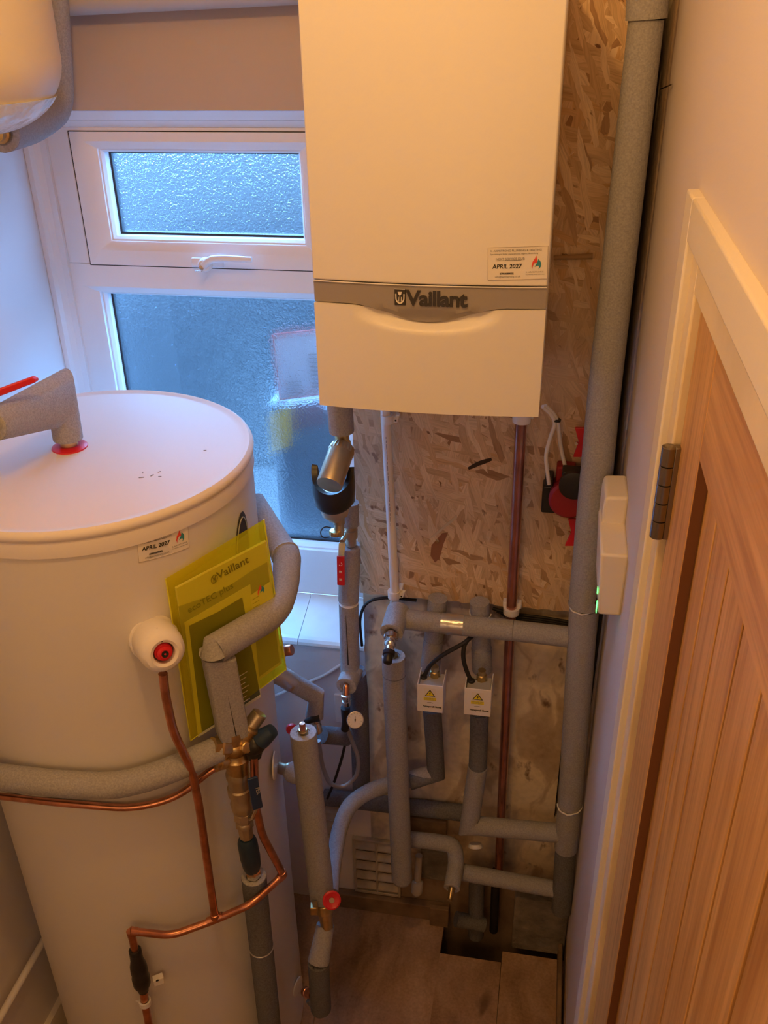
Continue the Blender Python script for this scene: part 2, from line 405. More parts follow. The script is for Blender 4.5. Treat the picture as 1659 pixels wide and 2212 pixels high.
def text(name, s, size, origin, u, v, mat, parent, ext=0.0004, space=1.0, align='LEFT', off=0.0, shear=0.0, wx=1.0):
    cu = bpy.data.curves.new(name, 'FONT'); cu.body = s; cu.size = size; cu.extrude = ext; cu.space_character = space
    cu.align_x = align; cu.offset = off; cu.shear = shear; cu.resolution_u = 3
    to = bpy.data.objects.new('tmp_text', cu); COL.objects.link(to)
    dg = bpy.context.evaluated_depsgraph_get(); dg.update()
    me = bpy.data.meshes.new_from_object(to.evaluated_get(dg), depsgraph=dg)
    bpy.data.objects.remove(to); bpy.data.curves.remove(cu)
    u = Vector(u).normalized(); v = Vector(v); v = (v - u*v.dot(u)).normalized(); n = u.cross(v); o_ = Vector(origin)
    base = LOC[parent.name]
    M = Matrix(((u.x*wx, v.x, n.x, o_.x-base.x), (u.y*wx, v.y, n.y, o_.y-base.y), (u.z*wx, v.z, n.z, o_.z-base.z), (0, 0, 0, 1)))
    me.transform(M); me.materials.clear(); me.materials.append(mat); me.name = name
    o = bpy.data.objects.new(name, me); COL.objects.link(o); o.parent = parent; LOC[o.name] = base
    return o
def foam_end(name_parent, p, axis, r_out, r_in, mat=None, depth=0.012):
    """open end of a foam sleeve: an annulus with a dark bore"""
    bm = new_bm(); lathe(bm, [(-0.004, r_out*0.985), (0.0015, r_out*0.985), (0.002, r_out*0.93), (0.002, r_in*1.1), (-depth, r_in), (-depth, 0.0)], p, axis)
    return obj('foam_end', bm, mat or foam_in, name_parent, smooth=True)
# ------------------------------------------------------------------ room shell
boxobj('floor', (-1.3, -0.9, -0.03), (-0.185, 1.80, 0), floor_m, kind='structure')
def fl(name, lo, hi): return boxobj(name, lo, hi, floor_m, kind='structure')
fl('floor_board', (-0.185, -0.9, -0.03), (-0.0135, 1.665, 0)); fl('floor_panel', (-0.012, -0.9, -0.03), (0.3, 1.70, 0))
bm = new_bm(); box(bm, (-0.26, 1.60, -0.25), (0.3, 1.79, -0.2)); box(bm, (-0.26, 1.60, -0.2), (-0.22, 1.79, -0.03)); box(bm, (-0.26, 1.56, -0.25), (0.3, 1.60, -0.03)); box(bm, (0.26, 1.6, -0.2), (0.3, 1.79, -0.03))
obj('floor_void', bm, black_hole, kind='structure')
boxobj('floor_leak_blocker', (-0.03, -0.9, -0.09), (0.004, 1.6, -0.031), dirt_wood, kind='structure')  # unseen strip added under the board gap to stop a light leak
boxobj('ceiling', (-1.3, -1.0, 3.08), (0.4, 2.05, 3.14), ceil_m, kind='structure')
boxobj('wall_leak_blocker', (0.3, -1.0, -0.32), (0.4, 2.05, 3.08), black_hole, kind='structure')  # unseen slab added behind the door wall to keep sky light out
boxobj('wall_left', (-1.25, -0.9, 0), (-1.13, 2.05, 3.08), wall_white, kind='structure')
boxobj('wall_front', (-1.25, -1.0, 0), (0.3, -0.9, 3.08), wall_white, kind='structure')
bm = new_bm(); box(bm, (-1.25, 1.79, -0.25), (-0.40, 2.05, 0.952)); obj('wall_back', bm, wall_white, kind='structure')
bm = new_bm(); box(bm, (-0.40, 1.79, -0.25), (0.098, 2.05, 3.08)); box(bm, (0.098, 1.79, -0.25), (0.32, 2.05, 0.45)); obj('wall_back_plaster', bm, plaster, kind='structure')
boxobj('wall_back_upper', (-1.25, 1.885, 2.1695), (-0.40, 2.05, 3.08), wall_up, kind='structure')
# door wall: pieces round the doorway
bm = new_bm()
box(bm, (0.16, 1.175, 0), (0.30, 1.74, 3.08)); box(bm, (0.163, 1.74, 0), (0.30, 2.05, 3.08)); box(bm, (0.16, -0.9, 2.11), (0.30, 1.175, 3.08)); box(bm, (0.16, -0.9, 0), (0.30, 0.24, 2.11))
obj('wall_right', bm, wall_right_m, kind='structure')
boxobj('wall_back_recess', (0.098, 1.99, 0.45), (0.163, 2.049, 3.08), black_hole, kind='structure')  # recess lined near-black, the shade of the gap put into its colour
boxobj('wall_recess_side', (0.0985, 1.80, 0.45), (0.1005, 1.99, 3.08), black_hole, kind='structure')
# rough unpainted end of the plaster by the riser
bm = new_bm()
zz = [0.0 + 0.06*i for i in range(52)]; vv_ = []
for z in zz:
    r0_ = noise.noise(Vector((z*9, 0, 0))); r1_ = noise.noise(Vector((z*14, 5, 0))); r2_ = noise.noise(Vector((z*7, 9, 0)))
    vv_.append([bm.verts.new(q_) for q_ in ((0.1605, 1.735+0.006*r0_, z), (0.1575+0.001*r1_, 1.741+0.006*r0_, z), (0.1565+0.0015*r2_, 1.80, z), (0.1545+0.0015*r1_, 1.90, z), (0.156+0.0015*r0_, 1.965+0.01*r2_, z), (0.164, 1.968, z))])
for a_, b_ in zip(vv_, vv_[1:]):
    for k in range(5): bm.faces.new((a_[k], a_[k+1], b_[k+1], b_[k]))
obj('trim_1', bm, rough_edge, kind='structure')
bm = new_bm(); plate(bm, [(0.160, 1.745, 0.0), (0.152, 1.2, 0.0), (0.152, 0.9, 0.0), (0.16, 0.9, 0.0)], (0, 0, 1), 0.09); obj('baseboard_right', bm, dirt_wood, kind='structure')
bm = new_bm(); plate(bm, [(-1.115, -0.9, 0.0), (-1.115, 1.79, 0.0), (-1.13, 1.79, 0.0), (-1.13, -0.9, 0.0)], (0, 0, 1), 0.12); obj('baseboard_left', bm, gloss_w, kind='structure')
nail = tubeobj('nail', [(0.158, 1.6549, 2.2298), (0.148, 1.7432, 2.2157)], 0.0011, chrome, seg=10); tag(nail, 'thin bent nail sticking out of the rough plaster edge', 'nail')

# ---------------- doorway on the right: lining, architrave, oak plank door
bm = new_bm()
box(bm, (0.146, 1.135, 0), (0.162, 1.195, 2.15)); box(bm, (0.146, 0.15, 2.10), (0.162, 1.135, 2.15))
obj('trim_2', bm, gloss_w, bevel=0.003, kind='structure')
bm = new_bm()
box(bm, (0.156, 1.088, 0), (0.24, 1.140, 2.105)); box(bm, (0.156, 0.15, 2.052), (0.24, 1.088, 2.105))
obj('door_frame_1', bm, gloss_w2, bevel=0.003, kind='structure')
door = struct('door_1')
bm = new_bm(); box(bm, (0.166, 0.945, 0.01), (0.206, 1.084, 2.046)); obj('stile', bm, oak_v, door, bevel=0.0015)
bm = new_bm(); box(bm, (0.166, 0.28, 0.01), (0.206, 0.40-0.006, 2.046)); obj('stile', bm, oak_v, door, bevel=0.0015)
bm = new_bm(); box(bm, (0.1665, 0.395, 1.911), (0.206, 0.9445, 2.046)); obj('rail', bm, oak_h, door, bevel=0.0015)
bm = new_bm(); box(bm, (0.1665, 0.395, 0.01), (0.206, 0.9445, 0.21)); obj('rail', bm, oak_h, door, bevel=0.0015)
bm = new_bm(); edges = [0.944, 0.868, 0.780, 0.690, 0.600, 0.492, 0.396]
for a, b in zip(edges, edges[1:]): box(bm, (0.1800, b+0.0035, 0.2), (0.194, a-0.0035, 1.93))
obj('planks', bm, oak_v, door, bevel=0.001)
boxobj('recess_shade_strip', (0.1672, 0.9425, 0.211), (0.1795, 0.9447, 1.9108), oak_shade, door)  # strip coloured dark in place of shade along the stile edge
boxobj('groove_shade_backing', (0.190, 0.39, 0.2), (0.20, 0.95, 1.93), oak_shade, door)
hz0, hz1 = 1.736, 1.866
h = sub_empty('hinge', door)
bm = new_bm(); yk = 1.078
for k in range(5):
    za = hz0 + (hz1-hz0)*k/5; zb = hz0 + (hz1-hz0)*(k+1)/5
    lathe(bm, [(0, 0.0085), (0.0006, 0.0095), (zb-za-0.0014, 0.0095), (zb-za-0.0008, 0.0085)], (0.1530, yk, za), (0, 0, 1), 20)
obj('hinge_knuckle', bm, steel_dk, h, smooth=True)
bm = new_bm(); box(bm, (0.1595, yk-0.007, hz0), (0.1665, yk+0.006, hz1)); obj('hinge_leaf', bm, steel_dk, h, bevel=0.001)

# ---------------- window
win = struct('window_1')
def ring(bm, x0, x1, z0, z1, f, w, y0, yb, dip=0.012):
    """f: flat width, w: total member width to the glass (l, r, b, t)"""
    def rect(l, r, b, t, y): return [bm.verts.new(p) for p in ((x0+l, y, z0+b), (x1-r, y, z0+b), (x1-r, y, z1-t), (x0+l, y, z1-t))]
    rs = [rect(0, 0, 0, 0, yb), rect(0, 0, 0, 0, y0), rect(*f, y0), rect(*w, y0+dip), rect(*w, yb)]
    for a, b in zip(rs, rs[1:] + rs[:1]):
        for k in range(4): bm.faces.new((a[k], a[(k+1) % 4], b[(k+1) % 4], b[k]))
bm = new_bm(); ring(bm, -1.086, -0.40, 1.004, 1.848, (0.028, 0.028, 0.06, 0.052), (0.057, 0.055, 0.125, 0.067), 1.93, 2.0)
obj('frame_lower', bm, upvc, win, bevel=0.0012)
bm = new_bm(); ring(bm, -1.086, -0.40, 1.849, 2.133, (0.050, 0.03, 0.01, 0.008), (0.052, 0.032, 0.012, 0.01), 1.93, 2.0, 0.02)
obj('frame_upper', bm, upvc, win, bevel=0.0012)
bm = new_bm(); ring(bm, -1.0325, -0.478, 1.8465, 2.1245, (0.029, 0.029, 0.033, 0.019), (0.054, 0.054, 0.051, 0.0345), 1.9275, 1.995, 0.012)
obj('sash', bm, upvc, win, bevel=0.0012)
bm = new_bm(); ring(bm, -1.0345, -0.476, 1.8445, 2.1265, (0.003,)*4, (0.004,)*4, 1.9292, 1.96, 0.001)
obj('sash_seal', bm, seal, win)
bm = new_bm()
plate(bm, [(-1.1295, 1.93, 0.96), (-1.1295, 1.905, 0.96), (-1.118, 1.905, 0.96), (-1.112, 1.915, 0.96), (-1.100, 1.922, 0.96), (-1.086, 1.922, 0.96), (-1.0855, 1.93, 0.96), (-1.0855, 1.99, 0.96), (-1.1295, 1.99, 0.96)], (0, 0, 1), 1.19)
obj('side_trim', bm, upvc, win)
bm = new_bm(); plate(bm, [(-1.088, 1.93, 2.1335), (-1.088, 1.912, 2.1485), (-1.088, 1.99, 2.1485), (-1.088, 1.99, 2.1335)], (1, 0, 0), 0.688); obj('head_trim', bm, upvc, win)
bm = new_bm(); plate(bm, [(-1.088, 1.911, 2.1490), (-1.088, 1.887, 2.1690), (-1.088, 1.99, 2.1690), (-1.088, 1.99, 2.1490)], (1, 0, 0), 0.688); obj('head_filler', bm, upvc, win)
# glazing beads and spacer bars
bm = new_bm(); ring(bm, -0.979, -0.5315, 1.897, 2.0905, (0.004,)*4, (0.009,)*4, 1.944, 1.975, 0.008); obj('glazing_bead', bm, upvc, win)
bm = new_bm(); ring(bm, -0.9715, -0.539, 1.9045, 2.083, (0.002,)*4, (0.006,)*4, 1.972, 1.988, 0.001); obj('spacer_bar', bm, seal, win)
bm = new_bm(); ring(bm, -1.029, -0.455, 1.129, 1.781, (0.004,)*4, (0.009,)*4, 1.952, 1.985, 0.008); obj('glazing_bead', bm, upvc, win)
bm = new_bm(); ring(bm, -1.0215, -0.4625, 1.1365, 1.7735, (0.002,)*4, (0.006,)*4, 1.976, 1.992, 0.001); obj('spacer_bar', bm, seal, win)
boxobj('glass_pane', (-0.975, 1.975, 1.899), (-0.535, 1.979, 2.088), glass_m, win)
boxobj('glass_pane', (-1.027, 1.979, 1.131), (-0.457, 1.983, 1.779), glass_m, win)
hd = sub_empty('window_handle', win)
bm = new_bm(); obox(bm, (-0.748, 1.911, 1.8625), (1, 0, 0), (0, 0, 1), (0, 1, 0), 0.075, 0.020, 0.008); obj('handle_plate', bm, white_pl, hd, bevel=0.004)
bm = new_bm(); lathe(bm, [(0, 0.0155), (0.012, 0.0150), (0.016, 0.012), (0.018, 0.0)], (-0.752, 1.912, 1.859), (0, -1, 0)); obj('handle_boss', bm, white_pl, hd, smooth=True)
bm = new_bm(); tube(bm, [(-0.752, 1.898, 1.859), (-0.735, 1.893, 1.874), (-0.705, 1.889, 1.878), (-0.64, 1.889, 1.8765)], [0.0085, 0.0062], rad=0.02); obj('handle_lever', bm, white_pl, hd, smooth=True)
bm = new_bm(); lathe(bm, [(0, 0.0055), (0.003, 0.005), (0.003, 0.0)], (-0.757, 1.895, 1.855), (0, -1, 0)); obj('lock_barrel', bm, chrome, hd, smooth=True)
bm = new_bm(); obox(bm, (-0.759, 1.884, 1.851), (1, 0, 0), (0, 0, 1), (0, 1, 0), 0.014, 0.003, 0.012); obj('key', bm, chrome, hd, bevel=0.001)

# tiled sill in two tiles
bm = new_bm()
def silltile(x0a, x0b, x1a, x1b):
    pr = [(1.93, 1.003), (1.80, 0.963), (1.790, 0.961), (1.783, 0.956), (1.780, 0.950), (1.784, 0.943), (1.93, 0.943)]
    a = []; b = []
    for y, z in pr:
        t = (1.93-y)/0.15
        a.append(bm.verts.new((x0a+(x0b-x0a)*t, y, z))); b.append(bm.verts.new((x1a+(x1b-x1a)*t, y, z)))
    bm.faces.new(a); bm.faces.new(b[::-1])
    for i in range(len(a)):
        j = (i+1) % len(a); bm.faces.new((a[i], b[i], b[j], a[j]))
silltile(-1.129, -1.129, -0.7772, -0.7772); silltile(-0.7758, -0.7758, -0.5702, -0.5712); silltile(-0.5688, -0.5698, -0.401, -0.401)
obj('trim_3', bm, base_mat('glazed_sill_tile', (0.72, 0.72, 0.70), 0.25, var=(8, 0.1), bump=(8, 0.1, 0.002)), kind='structure')

# ---------------- what stands outside the window
ext_wall = base_mat('outside_dark_render', (0.045, 0.042, 0.04), 0.9)
boxobj('yard_ground', (-6, 2.3, -0.1), (4, 9, -0.02), base_mat('yard_paving', (0.085, 0.083, 0.08), 0.9), kind='structure')
boxobj('yard_wall', (-6, 5.2, 0), (4, 5.4, 2.2), ext_wall, kind='structure')
hedge = boxobj('garden_hedge', (-2.15, 4.6, 0), (0.6, 5.1, 1.30), base_mat('dark_hedge', (0.006,0.007,0.009), 0.95, bump=(9, 1.0, 0.1)), bevel=0.05); tag(hedge, 'dark hedge seen blurred through the obscure upper window pane', 'hedge')
boxobj('yard_side_wall', (-2.6, 2.55, 0), (-1.22, 2.75, 1.62), base_mat('dark_blue_grey_wall', (0.006, 0.007, 0.009), 0.9), kind='structure')
nb = thing('notice_sheet', 'white printed notice with a thin red border seen through the frosted glass', 'notice', (-0.5943, 2.035, 1.5037))
nA, nB, nC, nD = (-0.6523, 2.035, 1.6654), (-0.4989, 2.035, 1.6874), (-0.4886, 2.035, 1.53), (-0.6463, 2.035, 1.5008)
plateobj('sheet', [nD, nC, nB, nA], (0, 1, 0), 0.003, base_mat('notice_paper', (0.80, 0.82, 0.84), 0.7), nb)
def lerp(a, b, t): return Vector(a)*(1-t) + Vector(b)*t
bm = new_bm()
for a, b in ((nA, nB), (nB, nC), (nC, nD), (nD, nA)):
    tube(bm, [Vector(a)+Vector((0, -0.002, 0)), Vector(b)+Vector((0, -0.002, 0))], 0.0022, 6)
obj('red_border', bm, red_ink, nb)
bm = new_bm()
for k in range(9):
    p = lerp(lerp(nA, nD, 0.35+0.065*k), lerp(nB, nC, 0.35+0.065*k), 0.53)
    tube(bm, [p + Vector((0, -0.002, 0)), p + Vector((0.045 - 0.01*(k % 3), -0.002, 0))], 0.0016, 6)
obj('printed_column', bm, grey_ink, nb)
bm = new_bm()
for k in range(4):
    p = lerp(lerp(nA, nD, 0.72+0.06*k), lerp(nB, nC, 0.72+0.06*k), 0.12)
    tube(bm, [p + Vector((0, -0.002, 0)), p + Vector((0.04, -0.002, 0))], 0.0012, 6)
obj('printed_lines', bm, grey_ink, nb)
bx = thing('recycling_box', 'buff box with a yellow patch and dusky label, blurred behind the lower pane', 'box', (-0.6125, 2.05, 1.0718))
bA, bB = (-0.6856, 2.05, 1.4803), (-0.452, 2.05, 1.5201)
boxobj('box_body', (bA[0], 2.07, 1.06), (bB[0]+0.05, 2.25, bA[2]), base_mat('pale_blue_grey_board', (0.14, 0.16, 0.18), 0.8), bx, bevel=0.004)
plateobj('yellow_patch', [(-0.69, 2.068, 1.3404), (-0.6341, 2.068, 1.3612), (-0.6318, 2.068, 1.4661), (-0.6886, 2.068, 1.4502)], (0, 1, 0), 0.003, base_mat('faded_yellow', (0.75, 0.40, 0.06), 0.8), bx)
plateobj('dusky_label', [(-0.6287, 2.068, 1.4055), (-0.5382, 2.068, 1.4277), (-0.5419, 2.068, 1.4983), (-0.6308, 2.068, 1.4811)], (0, 1, 0), 0.003, base_mat('dusky_mauve', (0.22, 0.11, 0.11), 0.8), bx)

# ------------------------------------------------------------------ OSB backing board
bm = new_bm()
poly = [(-0.4149, 1.77, 1.5848)]
x0 = poly[0][0]
bot = []
for i in range(41):
    t = i/40; x = -0.4035 + (0.115+0.4035)*t
    bot.append((x, 1.77, 1.128 + 0.002*math.sin(i*1.9) + (0.0015 if i % 3 == 0 else 0)))
outl = bot + [(0.115, 1.77, 2.5), (-0.4135, 1.77, 2.5)]
plate(bm, outl, (0, 1, 0), 0.018)
ob = thing('backing_board', 'large flaky oriented strand board panel fixed to the wall behind the boiler', 'board', (-0.15, 1.78, 1.128))
obj('board_panel', bm, osb, ob)
for (a, b, r) in ((((-0.1552, 1.769, 1.4754)), ((-0.1068, 1.769, 1.5008)), 0.0045),):
    bm = new_bm(); tube(bm, dens([a, lerp(a, b, 0.45)+Vector((0, 0, 0.002)), b], 0.008), r, 10, rfun=lambda t: 0.55+0.6*math.sin(PI*min(1, t*1.05+0.02)), wob=0.5); obj('dark_scorch', bm, base_mat('dark_bark', (0.05, 0.03, 0.025), 0.9), ob, smooth=True)
sc = latheobj('screw_head', [(0, 0.0048), (0.002, 0.0044), (0.0024, 0.0)], (-0.2199, 1.769, 1.2899), (0, -1, 0), chrome, ob)
bm = new_bm(); plate(bm, [(-0.2355, 1.7695, 1.249), (-0.2335, 1.7695, 1.2762), (-0.2098, 1.7695, 1.3098), (-0.1963, 1.7695, 1.3134), (-0.2063, 1.7695, 1.2824), (-0.2142, 1.7695, 1.2449), (-0.2247, 1.7695, 1.2315)], (0, -1, 0), 0.0008); obj('dark_chip', bm, base_mat('red_brown_chip', (0.28, 0.13, 0.075), 0.8), ob)
bm = new_bm(); plate(bm, [(-0.2399, 1.7692, 1.2928), (-0.2358, 1.7692, 1.298), (-0.1786, 1.7692, 1.36), (-0.1764, 1.7692, 1.3531), (-0.2253, 1.7692, 1.3014)], (0, -1, 0), 0.0012); obj('pale_splinter', bm, base_mat('pale_splinter', (0.62, 0.52, 0.38), 0.8), ob)
bm = new_bm(); tube(bm, [(-0.0075, 1.762, 1.9278), (0.0633, 1.762, 1.9323)], [0.004, 0.0055], 12); rp = obj('wall_plug_batten', bm, base_mat('bare_wood_rod', (0.36, 0.23, 0.12), 0.8), smooth=True); tag(rp, 'short bare wooden rod lying against the strand board beside the boiler', 'wooden rod')
# ------------------------------------------------------------------ boiler
XL, XR, YF, ZB, ZT = -0.3985, -0.0113, 1.4755, 1.7272, 2.372
def fy(x):
    u = (x-(XL+XR)/2)/((XR-XL)/2); return YF - 0.0125*(1-u*u)
bo = thing('boiler', 'white wall-hung boiler with a grey band, bowed front and service sticker', 'boiler', ((XL+XR)/2, 1.62, ZB))
bm = new_bm(); box(bm, (XL+0.004, YF+0.022, ZB+0.004), (XR-0.001, 1.769, ZT)); obj('case', bm, white_enamel, bo, bevel=0.004)
bm = new_bm(); box(bm, (XL+0.002, YF+0.006, ZB+0.001), (XR-0.003, YF+0.021, ZT)); obj('front_surround', bm, white_enamel, bo, bevel=0.003)
NX = 48
def panel(bm, zlo, zhi, rows, depth=0.0, inset=0.0015, dfun=None, back=0.012):
    """curved front sheet; zlo/zhi are functions of x"""
    g = []
    xs = [XL+inset + (XR-XL-2*inset)*i/NX for i in range(NX+1)]
    for j in range(rows+1):
        t = j/rows; row = []
        for x in xs:
            z = zlo(x)*(1-t) + zhi(x)*t
            y = fy(x) + depth + (dfun(x, z) if dfun else 0)
            row.append(bm.verts.new((x, y, z)))
        g.append(row)
    for j in range(rows):
        for i in range(NX): bm.faces.new((g[j][i], g[j][i+1], g[j+1][i+1], g[j+1][i]))
    rim = [g[0][i] for i in range(NX+1)] + [g[j][NX] for j in range(1, rows+1)] + [g[rows][i] for i in range(NX-1, -1, -1)] + [g[j][0] for j in range(rows-1, 0, -1)]
    br = [bm.verts.new((v.co.x, v.co.y+back, v.co.z)) for v in rim]
    for i in range(len(rim)):
        j = (i+1) % len(rim); bm.faces.new((rim[i], rim[j], br[j], br[i]))
    bm.faces.new(br)
xm = (XL+XR)/2; hw = (XR-XL)/2
def band_bot(x):
    u = abs((x-xm)/hw); 
    s = 0.5*(1+math.cos(PI*min(1, u/0.68))) if u < 0.68 else 0
    return 1.9135 - 0.0040*(1-u*u)*0 - 0.0275*s
bm = new_bm(); panel(bm, lambda x: 1.9515, lambda x: ZT, 6); obj('upper_cover', bm, white_enamel, bo, bevel=0.0025)
bm = new_bm(); panel(bm, lambda x: band_bot(x)+0.0, lambda x: 1.9490, 6, depth=0.0035, dfun=lambda x, z: 0.007*max(0, min(1, ((1.9135-0.0120*(1-min(1, abs((x-xm)/hw)/0.75)**2)) - z)/0.004))); obj('name_band', bm, band_grey, bo, bevel=0.0008)
bm = new_bm(); 
for_x = [XL+0.002 + (XR-XL-0.004)*i/20 for i in range(21)]
tube(bm, [(x, fy(x)+0.0015, 1.9490) for x in for_x], 0.0011, 8); obj('band_trim', bm, white_pl, bo, smooth=True)
def scoop(x, z):
    u = (x-xm)/hw; top = band_bot(x)
    # a hollow under the band, deepest in the middle
    w = max(0, 1-(abs(u)/0.62)**3)
    lowz = 1.868 + 0.022*min(1, abs(u)/0.62)**2.5
    k = (z-lowz)/(0.022)
    k = max(0, min(1, k)); k = k*k*(3-2*k)
    return 0.017*w**0.8*k
bm = new_bm(); panel(bm, lambda x: ZB - 0.0 , lambda x: band_bot(x)-0.0015, 40, dfun=scoop); obj('lower_flap', bm, white_enamel, bo, smooth=True)
# name on the band
ux = (1, 0, 0)
lx = (-0.2387, 1.463, 1.9098)[0]; lz = 1.9165
yb = fy(xm)+0.0034
text('lettering', 'Vaillant', 0.0345, (lx+0.0005, yb, lz), (1, 0, 0), (0, 0, 1), logo_dark, bo, ext=0.0022, space=0.93, off=0.0009, wx=1.06)
bd = sub_empty('badge', bo)
bxx = (-0.258, 1.463, 1.9114)[0]
bm = new_bm(); box(bm, (bxx, yb-0.0015, lz-0.001), (bxx+0.0182, yb+0.002, lz+0.0262)); obj('badge_plate', bm, logo_dark, bd, bevel=0.0006)
bm = new_bm(); box(bm, (bxx+0.0004, yb-0.0022, lz+0.0252), (bxx+0.0178, yb-0.0012, lz+0.0264)); obj('badge_top_line', bm, white_pl, bd)
cxb = bxx+0.0091; czb = lz+0.0108
bm = new_bm(); pts = []
for k in range(25):
    a = PI*1.05*(k/24) - PI*0.025 + PI
    pts.append((cxb+0.0066*math.cos(a), yb-0.002, czb+0.0008+0.0092*math.sin(a)))
pts = [(pts[0][0]-0.0002, pts[0][1], czb+0.007)] + pts + [(pts[-1][0]+0.0002, pts[-1][1], czb+0.007)]
tube(bm, pts, 0.0011, 8); obj('badge_ring', bm, paper, bd, smooth=True)
bm = new_bm(); plate(bm, [(cxb-0.0035, yb-0.002, czb+0.0105), (cxb+0.0035, yb-0.002, czb+0.0105), (cxb+0.002, yb-0.002, czb+0.006), (cxb, yb-0.002, czb+0.0045), (cxb-0.002, yb-0.002, czb+0.006)], (0, -1, 0), 0.0008)
for s in (-1, 0, 1): tube(bm, [(cxb+s*0.0026, yb-0.0022, czb+0.003-abs(s)*0.001), (cxb+s*0.0022, yb-0.0022, czb-0.0055)], 0.0006, 6)
obj('badge_emblem', bm, paper, bd)

def flame_mark(parent, o, u, v, s):
    """red and teal twin-flame letter mark, o lower-left corner, s height"""
    o = Vector(o); u = Vector(u).normalized(); v = Vector(v).normalized(); n = u.cross(v).normalized()
    def P(a, b): return o + u*a*s + v*b*s
    def blob(name, outer, mat):
        bm = new_bm(); plate(bm, [P(a, b) for a, b in outer], n, 0.0003); return obj(name, bm, mat, parent)
    blob('red_flame', [(0.05, 0.0), (0.0, 0.25), (0.06, 0.55), (0.22, 0.78), (0.32, 1.0), (0.36, 0.82), (0.42, 0.6), (0.40, 0.48), (0.27, 0.50), (0.16, 0.42), (0.08, 0.25)], red_ink)
    blob('teal_flame', [(0.5, 0.0), (0.66, 0.18), (0.68, 0.45), (0.60, 0.62), (0.48, 0.75), (0.42, 0.52), (0.30, 0.33), (0.22, 0.2), (0.40, 0.27), (0.52, 0.26), (0.55, 0.15)], teal_ink)
    blob('flame_gap', [(0.24, 0.58), (0.30, 0.76), (0.34, 0.60)], paper) if False else None
def service_sticker(parent, tl, tr, bl, lift=0.0008, wrap=None):
    tl, tr, bl = Vector(tl), Vector(tr), Vector(bl)
    u = (tr-tl); w = u.length; u.normalize(); v = (tl-bl); v = v - u*v.dot(u); h = v.length; v.normalize(); n = u.cross(v).normalized()
    st = sub_empty('service_sticker', parent)
    o = bl_ = tl - v*h
    bm = new_bm(); plate(bm, [o+u*w*i/16 for i in range(17)] + [o+u*w*(16-i)/16+v*h for i in range(17)], n, lift); obj('sticker_paper', bm, paper, st)
    k = n*(lift+0.0002)
    bm = new_bm()
    cr = [o + u*w*a + v*h*b + k for a, b in [(i/16, 0) for i in range(17)] + [(1, 1)] + [(1-i/16, 1) for i in range(1, 17)] + [(0, 0)]]
    tube(bm, cr, 0.00022, 4); obj('sticker_edge', bm, base_mat('sticker_edge_brown', (0.34, 0.26, 0.18), 0.7) if 'sticker_edge_brown' not in MATS else MATS['sticker_edge_brown'], st)
    def at(a, b): return o + u*w*a + v*h*b + k
    e = 0.00008
    text('printed_heading', 'A. ARMSTRONG PLUMBING & HEATING', h*0.088, at(0.035, 0.865), u, v, grey_ink, st, ext=e)
    text('printed_line', 'Specialising in boiler replacements, repairs, & servicing', h*0.066, at(0.035, 0.775), u, v, grey_ink, st, ext=e)
    text('printed_line', 'NEXT SERVICE DUE:', h*0.10, at(0.13, 0.61), u, v, grey_ink, st, ext=e)
    bm = new_bm(); obox(bm, at(0.345, 0.595), u, v, n, w*0.43, h*0.012, e*2); obj('underline', bm, grey_ink, st)
    text('handwriting', 'APRIL 2027', h*0.185, at(0.075, 0.355), u, v, black_ink, st, ext=e, off=h*0.004, shear=0.12)
    text('printed_line', '07904089002', h*0.078, at(0.20, 0.165), u, v, black_ink, st, ext=e, off=h*0.003)
    text('printed_line', 'info@aarmstrong.co.uk', h*0.082, at(0.12, 0.07), u, v, grey_ink, st, ext=e)
    text('printed_line', 'A ARMSTRONG', h*0.062, at(0.64, 0.20), u, v, grey_ink, st, ext=e, space=1.35)
    text('printed_line', 'PLUMBING AND HEATING', h*0.040, at(0.64, 0.13), u, v, grey_ink, st, ext=e, space=1.25)
    flame_mark(st, at(0.735, 0.30)+n*e, u, v, h*0.42)
    if wrap:
        base = LOC[st.name]
        for ch in st.children:
            for vt in ch.data.vertices:
                p = vt.co + base; d = (p-o).dot(n); vt.co = wrap(p - n*d, d) - base
    return st
def wrap_cyl(p, d):
    r = Vector((p.x-CX, p.y-CY, 0)).normalized(); return Vector((CX, CY, p.z)) + r*(RB+d+0.0002)
def wrap_front(p, d): return Vector((p.x, fy(p.x)-d-0.0002, p.z))
yst = 1.4715
CX, CY, RB, RL, ZL = -0.815, 1.385, 0.2965, 0.3000, 1.650
service_sticker(bo, (-0.1084, 1.4715, 2.012), (-0.016, 1.4715, 2.015), (-0.1087, 1.4715, 1.961), wrap=wrap_front)

# ------------------------------------------------------------------ hot water cylinder
CX, CY, RB, RL, ZL = -0.815, 1.385, 0.2965, 0.3000, 1.650
cy = thing('hot_water_cylinder', 'tall white hot water cylinder with a shallow plastic lid beside the window', 'hot water cylinder', (CX, CY, 0))
bm = new_bm(); lathe(bm, [(0.0, RB-0.01), (0.01, RB), (ZL-0.02, RB)], (CX, CY, 0.0), (0, 0, 1), 128); obj('body', bm, white_tank, cy, smooth=True)
bm = new_bm(); lathe(bm, [(-0.045, RL-0.002), (-0.0435, RL), (-0.020, RL), (-0.016, RL-0.0018), (-0.012, RL+0.0015), (-0.006, RL+0.0025), (-0.001, RL), (0.0025, RL-0.005), (0.0015, RL-0.011), (-0.0005, RL-0.015), (0.0, RL-0.022), (0.0, 0.0)], (CX, CY, ZL), (0, 0, 1), 128); obj('lid', bm, lid_mat, cy, smooth=True)
gp = Vector((-0.8512, 1.3976, 1.65))
